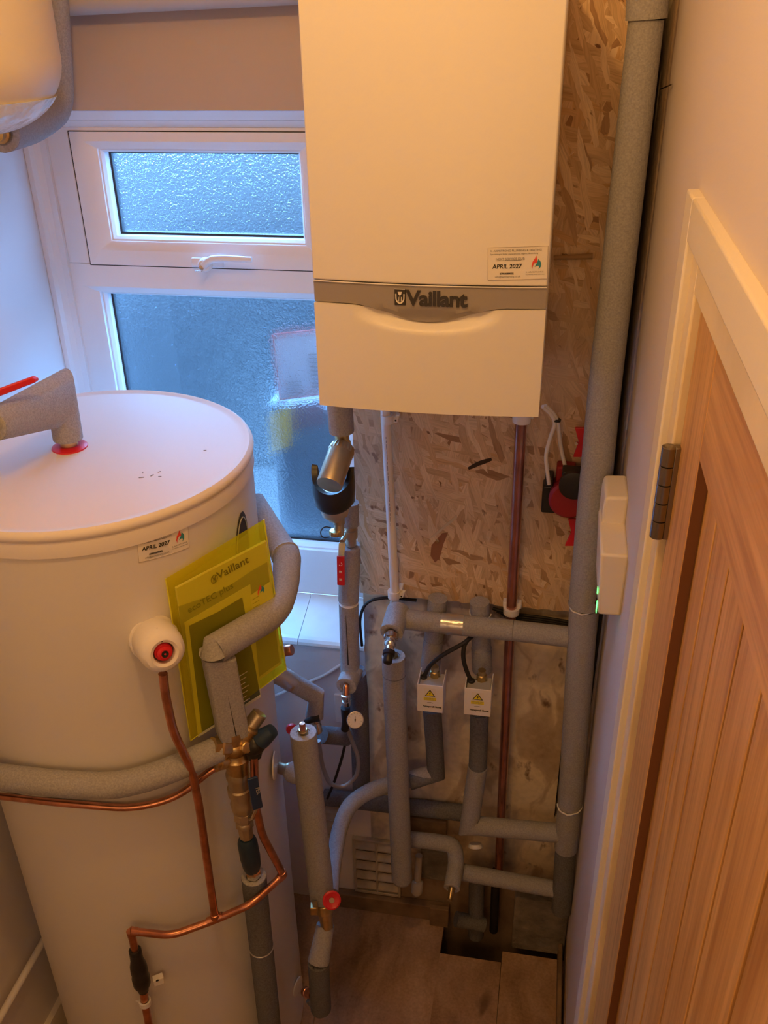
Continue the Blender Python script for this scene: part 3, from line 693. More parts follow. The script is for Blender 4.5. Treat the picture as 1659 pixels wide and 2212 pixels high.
bm = new_bm(); lathe(bm, [(0, 0.032), (0.0025, 0.0315), (0.005, 0.024), (0.006, 0.015)], gp, (0, 0, 1), 36); obj('grommet', bm, red_pl, cy, smooth=True)
for i, (px, m) in enumerate([(0, 0)]): pass
for j, (a, b, c) in enumerate([((-0.6700, 1.30), 0.0022, 0.4), ((-0.655, 1.31), 0.0017, 1.2), ((-0.648, 1.325), 0.0014, 0.9), ((-0.675, 1.318), 0.0012, 2.0), ((-0.640, 1.308), 0.0013, 0.2), ((-0.60, 1.42), 0.0013, 0.2)]):
    bm = new_bm(); obox(bm, (a[0], a[1], 1.6505), (math.cos(c), math.sin(c), 0), (-math.sin(c), math.cos(c), 0), (0, 0, 1), b*4, b, 0.0008); obj('paint_fleck', bm, base_mat('fleck_grey', (0.25, 0.24, 0.24), 0.9) if j == 0 else MATS['fleck_grey'], cy)
service_sticker(cy, (-0.6188, 1.1561, 1.6262), (-0.5598, 1.2245, 1.6198), (-0.618, 1.1568, 1.5727), lift=0.0005, wrap=wrap_cyl)
# dark oval badge at the side of the cylinder, mostly behind the wallet
bm = new_bm(); n_ = []
for k in range(28):
    a = 2*PI*k/28; th = -0.13 + 0.105*math.cos(a); zz_ = 1.475 + 0.085*math.sin(a) + 0.03*math.cos(a)
    n_.append((CX+(RB+0.0012)*math.cos(th), CY+(RB+0.0012)*math.sin(th), zz_))
c0 = bm.verts.new((CX+(RB+0.0015)*math.cos(-0.13), CY+(RB+0.0015)*math.sin(-0.13), 1.475)); vv = [bm.verts.new(p) for p in n_]
for k in range(28): bm.faces.new((vv[k], vv[(k+1) % 28], c0))
obj('maker_badge', bm, black_pl, cy)
bm = new_bm(); tube(bm, [(CX+(RB+0.002)*math.cos(-0.13+0.092*math.cos(2*PI*k/28)), CY+(RB+0.002)*math.sin(-0.13+0.092*math.cos(2*PI*k/28)), 1.475+0.075*math.sin(2*PI*k/28)+0.026*math.cos(2*PI*k/28)) for k in range(29)], 0.0011, 6); obj('badge_line', bm, grey_pl, cy)
# capped copper stub on the far side of the cylinder
cs = thing('capped_stub', 'short capped copper stub with brass collar poking from the side of the cylinder', 'pipe fitting', (-0.5064, 1.46, 1.1782))
p0 = Vector((-0.5136, 1.46, 1.175)); p1 = Vector((-0.4749, 1.46, 1.1892)); ax = along(p0, p1)
latheobj('brass_collar', [(0, 0.013), (0.010, 0.0150), (0.014, 0.0150), (0.0145, 0.010)], p0, ax, brass_dull, cs)
latheobj('copper_cap', [(0.014, 0.0105), (0.016, 0.0118), (0.034, 0.0118), (0.036, 0.0105), (0.036, 0.0)], p0, ax, copper, cs)

# pipe leaving the lid
tp = thing('lid_pipe', 'stubby grey foam-covered elbow rising from the red grommet on the cylinder lid', 'insulated pipe', gp)
pc = Vector((gp.x, gp.y, gp.z))
zt = Vector((-0.8392, 1.411, 1.75)).z
latheobj('pipe_collar', [(0, 0.016), (0.014, 0.016), (0.016, 0.013), (0.03, 0.013)], gp+Vector((0, 0, 0.003)), (0, 0, 1), brass, tp)
topc = Vector((pc.x+0.002, pc.y, zt-0.004))
endp = Vector((-0.8795, 1.235, 1.7626))
tubeobj('foam_sleeve', [pc+Vector((0, 0, 0.018)), topc, endp], 0.0265, foam, tp, mitre=True, seg=24, wob=0.02)
foam_end(tp, endp, along(topc, endp), 0.026, 0.012)
latheobj('brass_nut', [(-0.004, 0.014), (0.012, 0.014), (0.014, 0.019), (0.034, 0.019), (0.036, 0.014), (0.05, 0.014)], endp, along(topc, endp), brass, tp, seg=6)
rl = thing('isolating_lever', 'red lever handle of the valve above the cylinder lid pipe', 'valve lever', (-0.8682, 1.27, 1.8135))
bm = new_bm(); a = Vector((-0.8839, 1.24, 1.81)); b = Vector((-0.8224, 1.3, 1.8221)); u_ = along(a, b)
plate(bm, [a+Vector((0, 0, 0.006)), b+Vector((0, 0, 0.007))-u_*0.006, b+Vector((0, 0, 0.001)), b-Vector((0, 0, 0.004)), a-Vector((0, 0, 0.007))], Vector((0, -1, 0)), 0.012); obj('lever_grip', bm, red_pl, rl, bevel=0.002)

# ------------------------------------------------------------------ pressure vessel and pipes, top corner
ve = thing('expansion_vessel', 'white rounded expansion vessel wrapped in wrinkled clear plastic, hung high in the corner', 'expansion vessel', (-0.94, 1.36, 2.18))
VC = (-0.925, 1.38, 2.186); VR = 0.172
prof = [(0.0, 0.0), (0.0005, 0.04)] + [(0.10*(1-math.cos(t*PI/2/12)), 0.05+(VR-0.05)*math.sin(t*PI/2/12)) for t in range(2, 13)] + [ (0.40, VR), (0.44, 0.15), (0.46, 0.10), (0.465, 0.0)]
bm = new_bm(); lathe(bm, prof, VC, (0, 0, 1), 64); obj('tank_shell', bm, vessel_m, ve, smooth=True)
bm = new_bm(); lathe(bm, [(d-0.003, r+0.002) for d, r in prof[:9]], VC, (0, 0, 1), 64)
for v in bm.verts: v.co += v.co.normalized()*0.0
obj('plastic_wrap', bm, wrap_m, ve, smooth=True)
cp = thing('corner_pipe', 'grey insulated pipe turning in the corner under the expansion vessel', 'insulated pipe', (-0.9455, 1.62, 2.1597))
tubeobj('foam_sleeve', [Vector((-0.9463, 1.8, 2.4093)), Vector((-0.9741, 1.8, 2.1832)), Vector((-0.9574, 1.66, 2.1652)), Vector((-0.9228, 1.5, 2.1715))], 0.0300, foam, cp, rad=0.05, seg=24, wob=0.02)
e1 = Vector((-0.9228, 1.5, 2.1715)); ax = along((-0.9574, 1.66, 2.1652), e1)
foam_end(cp, e1, ax, 0.030, 0.017)
latheobj('brass_nut', [(-0.006, 0.013), (0.004, 0.016), (0.012, 0.016), (0.014, 0.012), (0.03, 0.012)], e1, ax, brass, cp, seg=20)
hp = thing('high_wall_pipe', 'pale lagged pipe running level along the top of the wall above the window', 'pipe', (-0.7, 1.92, 2.36))
tubeobj('foam_sleeve', [Vector((-1.05, 1.70, 2.36)), Vector((-1.045, 1.848, 2.362)), Vector((-0.40, 1.848, 2.378))], 0.026, base_mat('painted_lagging', (0.50, 0.48, 0.47), 0.8, bump=(200, 0.3)), hp, rad=0.04, seg=24)
# ------------------------------------------------------------------ things fixed to the front of the cylinder
# relief valve in white foam
rv = thing('relief_valve', 'relief valve wrapped in fat white foam with a red cap, on the cylinder front', 'valve', (-0.6192, 1.1577, 1.4216))
a = Vector((-0.6207, 1.1564, 1.4243)); b = Vector((-0.5759, 1.1, 1.4398)); ax = along(a, b); D = (b-a).length
latheobj('foam_flange', [(-0.004, 0.041), (0.002, 0.0415), (0.004, 0.040), (0.004, 0.036)], a, ax, white_foam, rv)
bm = new_bm(); lathe(bm, [(0.003, 0.036), (0.01, 0.0385), (D*0.6, 0.0385), (D*0.85, 0.036), (D*0.97, 0.030), (D, 0.023), (D-0.003, 0.018), (D-0.022, 0.0165), (D-0.022, 0.0)], a, ax, 36)
for v in bm.verts: v.co *= 1 + 0.0015*noise.noise(v.co*22)
obj('foam_cover', bm, white_foam, rv, smooth=True)
cc = b - ax*0.012
latheobj('red_cap', [(-0.006, 0.0155), (0.004, 0.0150), (0.006, 0.0125), (0.012, 0.0120), (0.013, 0.0085), (0.0145, 0.008)], cc, ax, red_pl, rv, seg=20)
latheobj('cap_screw', [(0.0135, 0.0062), (0.0152, 0.0060), (0.0152, 0.003), (0.0135, 0.0)], cc, ax, black_pl, rv, seg=12)
up = (Vector((0, 0, 1)) - ax*ax.z).normalized()
bm = new_bm(); tube(bm, [b+up*0.0205-ax*0.001, b+up*0.030-ax*0.008, a+ax*D*0.72+up*0.0378], 0.0011, 6); obj('foam_slit', bm, black_rub, rv)

# discharge pipes
dp = thing('discharge_pipe', 'bright copper discharge pipe dropping from the white foam relief valve with two kinks', 'copper pipe', (-0.5814, 1.1379, 0.7434))
tee = Vector((-0.5805, 1.1361, 0.746))
tubeobj('pipe', [(-0.5903, 1.1102, 1.3893), (-0.5918, 1.1089, 1.346), (-0.5898, 1.1106, 1.2634), (-0.5725, 1.1217, 1.1674), (-0.5731, 1.1293, 1.0706), tee], 0.0077, copper, dp, rad=0.025)
latheobj('tee_socket', [(0, 0.0092), (0.016, 0.0092), (0.017, 0.0078)], tee, along(tee, (-0.5772, 1.1365, 0.8622)), copper, dp)
dx = thing('cross_pipe', 'bent copper discharge pipe crossing the cylinder front above the black tundish', 'copper pipe', (-0.6588, 1.0943, 0.7343))
P1 = [(-0.7292, 1.0664, 0.7205), (-0.7285, 1.0665, 0.7681), (-0.659, 1.0942, 0.7329), (-0.5807, 1.1359, 0.7434), (-0.5094, 1.1591, 0.7766), (-0.4626, 1.23, 0.7867), (-0.4827, 1.1905, 0.9439), (-0.4867, 1.1839, 1.0345), (-0.4815, 1.1927, 1.144)]
tubeobj('pipe', P1[1:], 0.0077, copper, dx, rad=0.022)
for (c, d) in ((P1[1], P1[2]), (P1[5], P1[4]), (P1[5], P1[6])):
    latheobj('solder_joint', [(0, 0.0088), (0.014, 0.0088), (0.0145, 0.0078)], c, along(c, d), copper, dx, 20)
latheobj('solder_joint', [(-0.017, 0.0078), (-0.016, 0.0090), (0.016, 0.0090), (0.017, 0.0078)], tee, along(P1[2], P1[4]), copper, dx, 20)
tubeobj('drop', [P1[1], (-0.7271, 1.0669, 0.7414), (-0.7282, 1.0666, 0.696)], 0.0077, copper, dx)
td = thing('tundish', 'lumpy black tundish fitting on the copper pipe at the foot of the cylinder', 'tundish', (-0.7343, 1.065, 0.5888))
a = Vector((-0.7276, 1.0668, 0.7131)); b = Vector((-0.7291, 1.0664, 0.5805)); ax = along(a, b); L = (b-a).length
latheobj('tundish_body', [(0, 0.0105), (0.003, 0.0125), (0.012, 0.0125), (L*0.25, 0.013), (L*0.38, 0.0165), (L*0.52, 0.0175), (L*0.60, 0.0160), (L*0.66, 0.0180), (L*0.82, 0.0175), (L*0.93, 0.0120), (L, 0.0105)], a, ax, black_pl, td)
od = thing('outlet_pipe', 'short copper pipe below the black tundish held in a white clip', 'copper pipe', (-0.7298, 1.0662, 0.438))
tubeobj('pipe', [b-ax*0.004, (-0.7314, 1.0658, 0.55), (-0.7363, 1.0645, 0.3891)], 0.0082, copper, od)
ck = thing('pipe_clip', 'white plastic clip holding the copper outlet pipe on the cylinder front', 'pipe clip', (-0.7298, 1.0662, 0.542))
c = Vector((-0.7312, 1.0658, 0.5453)); ax2 = along(c, (-0.7333, 1.0653, 0.4679))
latheobj('clip_ring', [(-0.004, 0.0088), (-0.004, 0.0125), (0.008, 0.0125), (0.008, 0.0088), (-0.004, 0.0088)], c, ax2, white_pl, ck)
bm = new_bm(); r_ = Vector((0.8, -0.3, 0)).normalized(); tube(bm, [c+Vector(( -0.010, -0.004, 0.002)), c+Vector((-0.017, -0.006, 0.006))], [0.0022, 0.0008], 8); obj('clip_tail', bm, white_pl, ck)
hk = thing('clip_base', 'small white bracket block beside the black tundish', 'bracket', (-0.7003, 1.0863, 0.592))
bm = new_bm(); obox(bm, (-0.7047, 1.0889, 0.5902), (0.82, 0.57, 0), (0, 0, 1), (0.57, -0.82, 0), 0.022, 0.019, 0.014); obj('bracket_block', bm, white_pl, hk, bevel=0.002)
latheobj('screw_hole', [(0, 0.0032), (0.001, 0.0)], (-0.702, 1.0808, 0.5995), (0.57, -0.82, 0), black_rub, hk, seg=14)

# document wallet and manuals
wn = Vector((0.7515, -0.6597, 0)).normalized()
wl = thing('document_wallet', 'bright yellow translucent plastic document wallet leaning against the cylinder', 'document wallet', (-0.5324, 1.2388, 1.2239))
bm = new_bm(); q = [(-0.5934, 1.1768, 1.1811), (-0.4543, 1.3354, 1.2373), (-0.4663, 1.3217, 1.5735), (-0.5929, 1.1775, 1.5319)]
plate(bm, q, wn, 0.0007); obj('back_sheet', bm, wallet_m, wl)
bm = new_bm(); q = [(-0.5881, 1.1662, 1.1916), (-0.4502, 1.3234, 1.2473), (-0.4592, 1.3131, 1.4948), (-0.4648, 1.3068, 1.5765), (-0.5057, 1.2594, 1.5547), (-0.5798, 1.1757, 1.5226)]
bm.faces.new([bm.verts.new(Vector(k)) for k in q]); obj('front_sheet', bm, wallet_m, wl)
bm = new_bm(); tube(bm, [(-0.5914, 1.1746, 1.5339), (-0.5905, 1.1711, 1.1868), (-0.452, 1.3288, 1.2428), (-0.4651, 1.3185, 1.5754)], 0.0014, 8); obj('welded_edge', bm, MATS.setdefault('y2', base_mat('yellow_plastic_edge', (0.74, 0.72, 0.05), 0.3)), wl, smooth=True)
mn = thing('installation_manual', 'boiler manual with a pale green cover tucked in the yellow wallet', 'manual', (-0.5313, 1.2415, 1.2437))
cover = base_mat('manual_pale_green', (0.72, 0.72, 0.52), 0.6); cov2 = base_mat('manual_grey_green', (0.36, 0.38, 0.28), 0.6); cov3 = base_mat('manual_dark_green', (0.085, 0.11, 0.06), 0.6)
bm = new_bm(); plate(bm, [(-0.5815, 1.1875, 1.2175), (-0.4605, 1.3252, 1.2623), (-0.4667, 1.3182, 1.5347), (-0.5835, 1.1852, 1.5115)], wn, 0.006); obj('pages', bm, cover, mn, bevel=0.0006)
bm = new_bm(); plate(bm, [(-0.5783, 1.1816, 1.2253), (-0.4595, 1.317, 1.2688), (-0.464, 1.3118, 1.4932), (-0.4843, 1.2887, 1.4884), (-0.5126, 1.2566, 1.4776), (-0.5427, 1.2222, 1.4725), (-0.5797, 1.1801, 1.4764)], wn, 0.0003); obj('cover_panel', bm, cov2, mn)
uW = (Vector((-0.4726, 1.3009, 1.5219))-Vector((-0.5803, 1.1782, 1.4963))).normalized()
vW = (Vector((-0.5801, 1.1784, 1.5163))-Vector((-0.5781, 1.1807, 1.224))).normalized()
text('cover_name', 'Vaillant', 0.0215, (-0.5281, 1.2378, 1.4976), uW, (0, 0, 1), black_ink, mn, ext=0.0001, off=0.0003)
bm = new_bm(); c = Vector((-0.5325, 1.2328, 1.5014)); tube(bm, [c + (uW*math.cos(k*PI/8)*0.0062 + Vector((0, 0, 1))*(math.sin(k*PI/8)*0.0075)) for k in range(17)], 0.0006, 6); tube(bm, [c-uW*0.003+Vector((0, 0, 0.005)), c+Vector((0, 0, -0.001)), c+uW*0.003+Vector((0, 0, 0.005))], 0.0008, 6); tube(bm, [c+uW*0.0015-Vector((0, 0, 0.006)), c+uW*0.0015+Vector((0, 0, 0.001))], 0.0006, 6); tube(bm, [c-uW*0.0015-Vector((0, 0, 0.006)), c-uW*0.0015+Vector((0, 0, 0.001))], 0.0006, 6); obj('cover_badge', bm, black_ink, mn)
text('cover_title', 'ecoTEC plus', 0.0175, (-0.5686, 1.1912, 1.4558), uW, (0, 0, 1), cov3, mn, ext=0.0001, off=0.0002)
m2 = thing('user_manual', 'second darker booklet in front of the pale green manual', 'manual', (-0.5411, 1.2228, 1.258))
bm = new_bm(); plate(bm, [(-0.5792, 1.1795, 1.1897), (-0.4904, 1.2806, 1.2111), (-0.4888, 1.2824, 1.4632), (-0.5752, 1.184, 1.4411)], wn, 0.0012); obj('booklet', bm, cover, m2)
bm = new_bm(); plate(bm, [(-0.5731, 1.1845, 1.1972), (-0.4902, 1.2789, 1.2181), (-0.5001, 1.2675, 1.4446), (-0.533, 1.2301, 1.4355), (-0.5697, 1.1883, 1.432)], wn, 0.0002); obj('booklet_cover', bm, cov3, m2)
for k in range(6): text('printed_line', ['montage', 'installation', 'instructions', 'gebruik', 'manual', 'notice'][k], 0.008, (-0.5177, 1.2469, 1.2822), uW, (0, 0, 1), paper, m2, ext=0.0001) if k == 99 else None
bm = new_bm()
for k in range(7):
    p = lerp((-0.5185, 1.246, 1.2806), (-0.5191, 1.2453, 1.218), k/6); tube(bm, [p, p+uW*(0.022-0.003*(k % 3))], 0.0008, 6)
obj('printed_lines', bm, paper, m2)
bc = thing('business_card', 'small service card with a twin flame mark slipped in the wallet corner', 'card', (-0.4755, 1.2953, 1.4186))
bm = new_bm(); plate(bm, [(-0.4887, 1.2805, 1.4013), (-0.4588, 1.3146, 1.4073), (-0.4619, 1.311, 1.4531), (-0.4892, 1.28, 1.4413)], wn, 0.0004); obj('card', bm, paper, bc)
flame_mark(bc, (-0.4794, 1.2901, 1.4336), uW, (0, 0, 1), 0.021)
bm = new_bm()
for k in range(4):
    p = lerp((-0.487, 1.2816, 1.4048), (-0.4872, 1.2814, 1.4308), k/3); tube(bm, [p, p+uW*0.014], 0.0004, 6)
obj('printed_lines', bm, grey_ink, bc)

# big curved foam pipe and square-ended drop
cv = thing('curved_pipe', 'thick grey foam pipe curving round the cylinder in front of the yellow wallet', 'insulated pipe', (-0.5259, 1.1705, 1.3843))
c0, c1, c2, c3, c4 = Vector((-0.5715, 1.56, 1.4714)), Vector((-0.5114, 1.5, 1.4303)), Vector((-0.4677, 1.44, 1.4229)), Vector((-0.4559, 1.38, 1.4028)), Vector((-0.526, 1.1788, 1.3946))
tubeobj('foam_sleeve', [c0, c1, lerp(c1, c2, 0.85)], 0.0265, foam, cv, seg=26, wob=0.015)
pre_ = fillet([lerp(c1, c2, 0.82), c2, c3, Vector((-0.4537, 1.31, 1.3886)), lerp((-0.4537, 1.31, 1.3886), c4, 0.55), c4], 0.07)
tubeobj('foam_sleeve', pre_ + [c4 + (Vector((-0.5192, 1.198, 1.193))-Vector((-0.5243, 1.1865, 1.39))).normalized()*0.004], 0.0262, foam, cv, mitre=True, seg=30, wob=0.01)
bm = new_bm(); lathe(bm, [(-0.0025, 0.0258), (-0.002, 0.0285), (0.001, 0.0288), (0.002, 0.0258)], lerp(c1, c2, 0.84), along(c1, c2), 26); obj('sleeve_joint', bm, MATS['foam_cut_edge'], cv, smooth=True)
d0 = Vector((-0.5243, 1.1865, 1.39)); d1 = Vector((-0.5192, 1.198, 1.193)); axd = along(d0, d1)
su = Vector((0.82, 0.57, 0)); su = (su - axd*su.dot(axd)).normalized(); sn = axd.cross(su).normalized()
sq = thing('square_sleeve', 'boxy grey foam sleeve dropping from the curved pipe to the brass valve', 'insulated pipe', d1)
bm = new_bm(); A_ = []; B_ = []
for k in range(40):
    a = 2*PI*k/40; r = 0.0275/max(abs(math.cos(a))**6+abs(math.sin(a))**6, 1e-6)**(1/6)
    off = su*math.cos(a)*r*1.0 + sn*math.sin(a)*r*0.86
    A_.append(bm.verts.new(d0 + off + axd*(off.dot(su)*0.35 + 0.012))); B_.append(bm.verts.new(d1+off))
for k in range(40): bm.faces.new((A_[k], A_[(k+1) % 40], B_[(k+1) % 40], B_[k]))
bm.faces.new(A_); bm.faces.new(B_[::-1]); obj('foam_sleeve', bm, foam, sq, smooth=True)
nn = -sn if (-sn).dot(Vector((0, -1, 0))) > 0 else sn
bm = new_bm(); tube(bm, [lerp(d0, d1, 0.45)+nn*0.0236, lerp(d0, d1, 1.0)+nn*0.0236+su*0.001], [0.0002, 0.0011], 6); obj('foam_slit', bm, black_rub, sq)

# brass multi valve
mv = thing('mixing_valve', 'brass control valve cluster with chrome spout and dark blue cap on the cylinder front', 'valve', (-0.5217, 1.194, 1.1192))
o_ = Vector((-0.5161, 1.1934, 1.164))
T1 = Vector((-0.4744, 1.228, 1.2192)); T2 = Vector((-0.5371, 1.1722, 1.1805)); T3 = Vector((-0.4488, 1.212, 1.1951)); BT = Vector((-0.5165, 1.1928, 1.1037)); UP = Vector((-0.5163, 1.1932, 1.2054))
a1 = along(o_, T1); l1 = (T1-o_).length
latheobj('spout', [(0, 0.0159), (l1*0.30, 0.0189), (l1*0.36, 0.0201), (l1*0.55, 0.0201), (l1*0.57, 0.0226), (l1*0.63, 0.0226), (l1*0.65, 0.0177)], o_, a1, brass, mv)
latheobj('chrome_nozzle', [(l1*0.64, 0.0152), (l1*0.98, 0.0146), (l1, 0.0128), (l1*0.98, 0.0104), (l1*0.9, 0.0000)], o_, a1, brass_dull, mv)
a2 = along(o_, T2)
latheobj('side_port', [(0, 0.0159), (0.014, 0.0177), (0.022, 0.0226), (0.036, 0.0226), (0.038, 0.0183), (0.05, 0.0171)], o_, a2, brass, mv, seg=8)
bm = new_bm(); lathe(bm, [(-0.020, 0.0000), (-0.019, 0.0110), (-0.012, 0.0201), (0, 0.0232), (0.012, 0.0201), (0.019, 0.0110), (0.02, 0.0000)], o_, (0, 0, 1), 24); obj('valve_body', bm, brass, mv, smooth=True)
ab = along(o_, BT)
latheobj('lower_barrel', [(0.01, 0.0189), (0.022, 0.0201), (0.026, 0.0238), (0.036, 0.0238), (0.038, 0.0207), (0.06, 0.0214)], o_, ab, brass, mv, seg=24)
latheobj('top_socket', [(0, 0.0171), (0.026, 0.0201), (0.04, 0.0201)], o_, along(o_, UP), brass, mv)
sp = o_ + ab*0.018; 
s2 = Vector((-0.5422, 1.1657, 1.1454)); latheobj('drain_port', [(0.0, 0.0122), (0.016, 0.0140), (0.018, 0.0116), (0.026, 0.0116), (0.027, 0.0140), (0.036, 0.0140), (0.037, 0.0104), (0.045, 0.0104)], o_+ab*0.034, along(o_+ab*0.034, s2), brass, mv, seg=12)
pv0 = Vector((-0.4939, 1.2011, 1.1535)); latheobj('cap_base', [(-0.004, 0.0159), (0.006, 0.0195), (0.016, 0.0201), (0.024, 0.0183), (0.0265, 0.0159)], lerp(pv0, T3, 0.05), along(pv0, T3), black_pl, mv)
L3 = (T3-pv0).length
latheobj('turn_cap', [(L3*0.50, 0.0183), (L3*0.62, 0.0178), (L3*0.95, 0.0140), (L3*1.02, 0.0128), (L3*1.04, 0.0104), (L3*1.03, 0.0000)], pv0, along(pv0, T3), teal_pl, mv)
pk0 = Vector((-0.4862, 1.2067, 1.1698)); pk1 = Vector((-0.4845, 1.1975, 1.1275))
latheobj('outlet_elbow', [(0, 0.0146), (0.012, 0.0177), (0.024, 0.0165), (0.034, 0.0140), (0.036, 0.0104)], pk0, along(pk0, pk1), black_pl, mv)
p_ = Vector((-0.493, 1.187, 1.1713)); latheobj('check_plug', [(-0.012, 0.0116), (0.004, 0.0116), (0.006, 0.0098), (0.007, 0.0000)], p_, along(o_, p_)+Vector((0.1, -0.5, 0.2)), brass, mv, seg=8)
# stop valve under it
sv = thing('stop_valve', 'nickel ball valve with navy blue lever below the brass valve cluster', 'valve', (-0.5185, 1.199, 0.8261))
q0 = Vector((-0.5174, 1.1914, 1.1084)); q1 = Vector((-0.518, 1.1961, 0.9667)); q2 = Vector((-0.5178, 1.1964, 0.9193)); q3 = Vector((-0.5173, 1.2048, 0.8167))
aq = along(q0, q1); lq = (q1-q0).length
latheobj('valve_barrel', [(0, 0.0196), (0.008, 0.0224), (0.016, 0.0224), (0.018, 0.0199), (lq*0.30, 0.0202), (lq*0.32, 0.0230), (lq*0.44, 0.0230), (lq*0.46, 0.0199), (lq*0.60, 0.0202), (lq*0.62, 0.0218), (lq*0.74, 0.0199), (lq*0.80, 0.0168)], q0, aq, brass_dull, sv, seg=28)
latheobj('hex_nut', [(0, 0.0174), (0.002, 0.0196), (0.020, 0.0196), (0.022, 0.0168), (0.030, 0.0157), (0.034, 0.0185), (0.042, 0.0185), (0.044, 0.0151), (0.075, 0.0140)], q0+aq*lq*0.76, aq, brass_dull, sv, seg=8)
bm = new_bm(); a = Vector((-0.4776, 1.1628, 1.1222)); b = Vector((-0.4761, 1.1688, 1.039)); obox(bm, (a+b)/2, Vector((0.82, 0.57, 0)), along(b, a), Vector((0.57, -0.82, 0)), 0.0195, (a-b).length, 0.005); obj('lever', bm, navy_pl, sv, bevel=0.0015)
text('lever_marking', 'PEX', 0.011, Vector(a+b)/2+Vector((0.004, -0.0045, 0.018)), (b-a), Vector((0.82, 0.57, 0)), grey_pl, sv, ext=0.0002)
bm = new_bm(); tube(bm, [(-0.478, 1.1695, 1.0403), (-0.4922, 1.1752, 1.0026), (-0.5105, 1.1929, 0.9753)], 0.0036, 10); obj('lever_stem', bm, chrome, sv, smooth=True)
aq2 = along(q2, q3); l4 = (q3-q2).length
latheobj('blue_sleeve', [(-0.004, 0.0140), (0.004, 0.0179), (0.012, 0.0196), (l4*0.55, 0.0202), (l4*0.8, 0.0185), (l4*0.92, 0.0157)], q2, aq2, teal_pl, sv)
latheobj('lower_nut', [(l4*0.90, 0.0162), (l4*1.12, 0.0162), (l4*1.14, 0.0123)], q2, aq2, chrome, sv, seg=6)
dpi = thing('cold_feed_pipe', 'dark grey foam pipe rising from the floor to the blue-levered stop valve', 'insulated pipe', (-0.495, 1.3043, 0.1775))
k0 = Vector((-0.5179, 1.2076, 0.7981)); k1 = Vector((k0.x-0.012, k0.y+0.004, 0.02))
tubeobj('foam_sleeve', dens([k0, k1], 0.12), 0.0255, foam_dk, dpi, seg=26, wob=0.03)
foam_end(dpi, k0, (0, 0, 1), 0.0255, 0.014)
bm = new_bm(); lathe(bm, [(0, 0.0262), (0.0015, 0.0275), (0.003, 0.0262)], lerp(k0, k1, 0.29), (0, 0, 1), 26); obj('tape_ring', bm, tape, dpi, smooth=True)

# long foam pipe sweeping to the side with the small copper one beneath
lp = thing('swept_pipe', 'fat grey foam pipe sweeping across the cylinder to the brass valve cluster', 'insulated pipe', (-0.7122, 1.0714, 1.1576))
e = Vector((-0.5384, 1.1738, 1.1733))
tubeobj('foam_sleeve', [(-1.0719, 1.1443, 1.058), (-0.9213, 1.0726, 1.1411), (-0.7927, 1.0578, 1.1591), (-0.6996, 1.0758, 1.1519), (-0.6394, 1.1032, 1.1569), (-0.5883, 1.1316, 1.1686), e], 0.0238, foam, lp, rad=0.08, seg=26, wob=0.02)
foam_end(lp, e, along((-0.5883, 1.1316, 1.1686), e), 0.0238, 0.012)
sc_ = thing('small_copper_pipe', 'thin copper pipe running beneath the fat grey sweeping pipe', 'copper pipe', (-0.6825, 1.0937, 1.0794))
tubeobj('pipe', [(-1.0782, 1.135, 1.0121), (-0.9692, 1.1138, 1.0424), (-0.8049, 1.0732, 1.0936), (-0.6855, 1.0989, 1.0746), (-0.6129, 1.1318, 1.0823), (-0.5588, 1.1615, 1.1263), (-0.5318, 1.1793, 1.1374)], 0.0068, copper, sc_, rad=0.09)
latheobj('compression_nut', [(0, 0.0085), (0.001, 0.0105), (0.015, 0.0105), (0.016, 0.008)], (-0.5504, 1.1651, 1.1333), along((-0.5504, 1.1651, 1.1333), (-0.5342, 1.1761, 1.1379)), brass, sc_, seg=6)

# ------------------------------------------------------------------ foam pipe standing by the cylinder
fs = thing('branch_pipe', 'upright grey foam pipe with bare copper tip, teed into the side of the cylinder', 'insulated pipe', (-0.4281, 1.36, 0.5608))
t0 = Vector((-0.4444, 1.38, 1.0386)); t1 = Vector((-0.4251, 1.365, 0.5583))
tubeobj('foam_sleeve', dens([t0, t1], 0.08), [0.0275, 0.0285], foam, fs, seg=28, wob=0.02)
axf = along(t1, t0); foam_end(fs, t0, axf, 0.0275, 0.0125, depth=0.02)
latheobj('copper_collar', [(-0.015, 0.0105), (0.006, 0.0105), (0.007, 0.0085), (0.010, 0.0085)], t0, axf, brass, fs)
latheobj('copper_tip', [(0.006, 0.0065), (0.022, 0.0065), (0.025, 0.0055), (0.026, 0.0)], t0, axf, copper, fs)
b0 = Vector((-0.4588, 1.395, 0.9024)); b1 = Vector((-0.4851, 1.41, 0.8943)); b2 = Vector((-0.5376, 1.43, 0.8842))
tubeobj('branch_sleeve', dens([b0+Vector((0.008, 0, -0.016)), b0, b1], 0.02), 0.0235, foam, fs, seg=24, wob=0.06)
latheobj('brass_union', [(-0.004, 0.0150), (0.004, 0.0150), (0.005, 0.0175), (0.013, 0.0175), (0.015, 0.013), (0.045, 0.013)], b1, along(b1, b2), brass_dull, fs, seg=12)
latheobj('boss_ring', [(0, 0.030), (0.003, 0.030), (0.004, 0.022)], Vector((-0.515, 1.3812, 0.9363)), Vector((0.97, 0.15, 0)), white_enamel, fs)
wv = thing('wheel_valve', 'valve with a red handwheel at the foot of the upright grey pipe', 'valve', (-0.4074, 1.33, 0.548))
w0 = Vector((-0.4226, 1.36, 0.5619)); w1 = Vector((-0.4112, 1.34, 0.4974)); aw = along(w0, w1)
latheobj('valve_body', [(0, 0.0155), (0.010, 0.0165), (0.014, 0.021), (0.034, 0.021), (0.038, 0.016), (0.06, 0.015), (0.075, 0.014)], w0, aw, brass, wv, seg=16)
